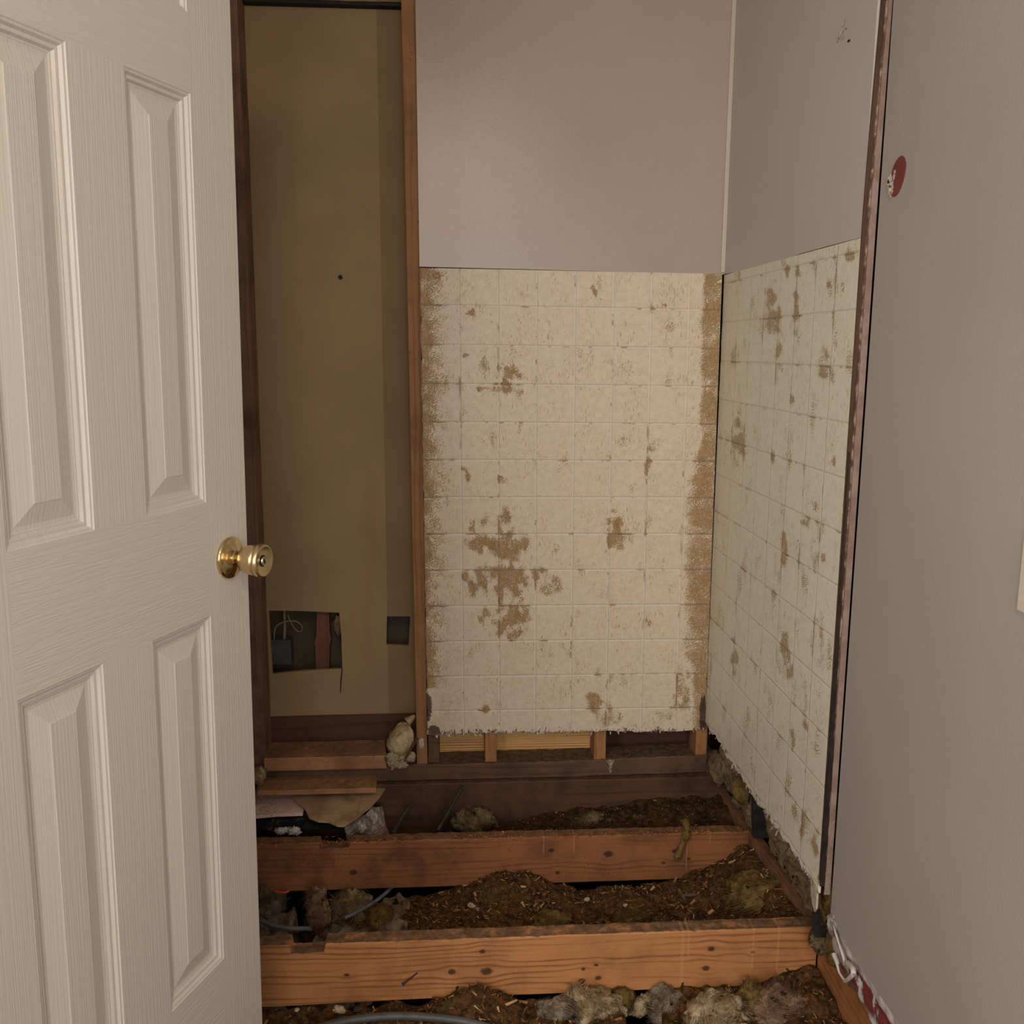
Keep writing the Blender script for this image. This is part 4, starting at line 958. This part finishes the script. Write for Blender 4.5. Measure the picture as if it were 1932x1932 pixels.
# foot of the grey wall: bare strip where the baseboard was, red paint remains and curled caulk
kr = NB('red_white_remains'); s_ = kr.sep(kr.pos)
nn = kr.noise(kr.mapping(kr.pos, (1, 10, 14)), 1, 5, .65)
band = kr.math('ADD', kr.step(s_[2], .032, .055), kr.math('MULTIPLY', kr.step(s_[2], .098, .085), 1))
m1 = kr.step(kr.math('MULTIPLY', kr.math('SUBTRACT', band, 1.35), kr.math('ADD', nn, .45)), -.35, -.22)
dd = kr.math('MULTIPLY', kr.step(kr.noise(kr.mapping(kr.pos, (1, 34, 20)), 1, 4, .6), .40, .48), kr.math('MULTIPLY', kr.step(s_[2], .03, .05), kr.step(s_[2], .098, .088)))
fl = kr.math('MULTIPLY', dd, kr.step(s_[1], 1.665, 1.655))
cc = kr.mix(fl, kr.mix(kr.step(kr.noise(kr.pos, 30, 4), .4, .6), srgb(214, 206, 200), srgb(196, 186, 178)), srgb(132, 54, 54))
MT['remains'] = kr.fin(cc, .6, kr.math('ADD', nn, fl), .003)
V, F = rng_grid(Vector((.789, 1.745, .118)), Vector((.789, 1.2, .112)), Vector((.797, 1.745, .048)), Vector((.797, 1.2, -.01)), 120, 16, lambda u, v_, p: p+Vector((.004*N(p, 40, 3), 0, (.006*N(p, 30, 3) if v_ > .9 or v_ < .05 else 0))))
n = len(V); V += [p+Vector((.012, 0, 0)) for p in V]; F += [tuple(i+n for i in reversed(q)) for q in F]; W = 121
for i in range(120):
    for a, b_ in ((i, i+1), (16*W+i+1, 16*W+i)): F.append((a, b_, b_+n, a+n))
for j in range(16):
    for a, b_ in (((j+1)*W, j*W), (j*W+120, (j+1)*W+120)): F.append((a, b_, b_+n, a+n))
struct(obj('baseboard_right', V, F, MT['remains'], smooth_sh=True), 'white strip with dark red paint remains at the foot of the grey wall')
ck = plain('white_caulk', (222, 216, 210), (204, 198, 190), 40, .5, 90, .002)
def ribbon3(pts, w0, th=.002):
    V = []; F = []
    for i, (p, wv) in enumerate(pts):
        p = Vector(p); s = Vector(wv)*w0
        V += [p-s, p+s, p+s+Vector((-th, 0, 0)), p-s+Vector((-th, 0, 0))]
        if i:
            q = i*4
            for k in range(4): F.append((q-4+k, q-4+(k+1) % 4, q+(k+1) % 4, q+k))
    F.append((0, 1, 2, 3)); F.append(tuple(len(V)-4+k for k in (3, 2, 1, 0))); return V, F
v, f = ribbon3([(on(*p, 0, .779), (0, .35, 1)) for p in [(1572, 1748), (1578, 1765), (1584, 1785), (1589, 1800), (1594, 1815)]], .008)
tag(obj('caulk_strip', v, f, ck, smooth_sh=True), 'straight white caulk strip peeled off at the far end of the wall foot', 'caulk')
v, f = tube([on(*p, 0, x) for p, x in (((1600, 1818), .780), ((1608, 1826), .772), ((1610, 1836), .768), ((1603, 1845), .770), ((1594, 1852), .774))], lambda t: .0065-.003*t, 8)
tag(obj('caulk_strip', v, f, ck, smooth_sh=True), 'curled white caulk loop at the foot of the grey wall', 'caulk')
v, f = tube([on(*p, 0, .781) for p in ((1573, 1800), (1580, 1818), (1585, 1836), (1596, 1852))], lambda t: .005-.002*t, 8)
tag(obj('caulk_strip', v, f, ck, smooth_sh=True), 'ragged white caulk piece left of the curled loop', 'caulk')
v, f = slab([[on(*p, 0, .7805) for p in ((1582, 1818), (1591, 1832), (1597, 1842), (1592, 1848), (1584, 1838), (1580, 1828))]], (.001, 0, 0))
tag(obj('paint_flake', v, f, red), 'dark red paint flake inside the caulk loop', 'paint flake')
v, f = blob(on(1570, 1745, 0, .785), .018, 4, .4, 8, 4, (.4, 1.0, 1.1)); tag(obj('plaster_lump', v, f, plain('grey_plaster', (176, 170, 162), (120, 108, 96), 60, .85), smooth_sh=True), 'rough grey-white plaster lump where the side board meets the grey wall foot', 'plaster crumb')
clump('insulation_clump', on(1548, 1775, 0, .835), .030, (.6, 1.2, .9), MT['ins_grey'], 'dirty wool end hanging over the right end of the nearest joist', 41, fib=300)

for o in COL.objects:
    if o.type == 'MESH' and o.parent is None and 'kind' not in o and 'label' not in o: print('UNTAGGED', o.name)
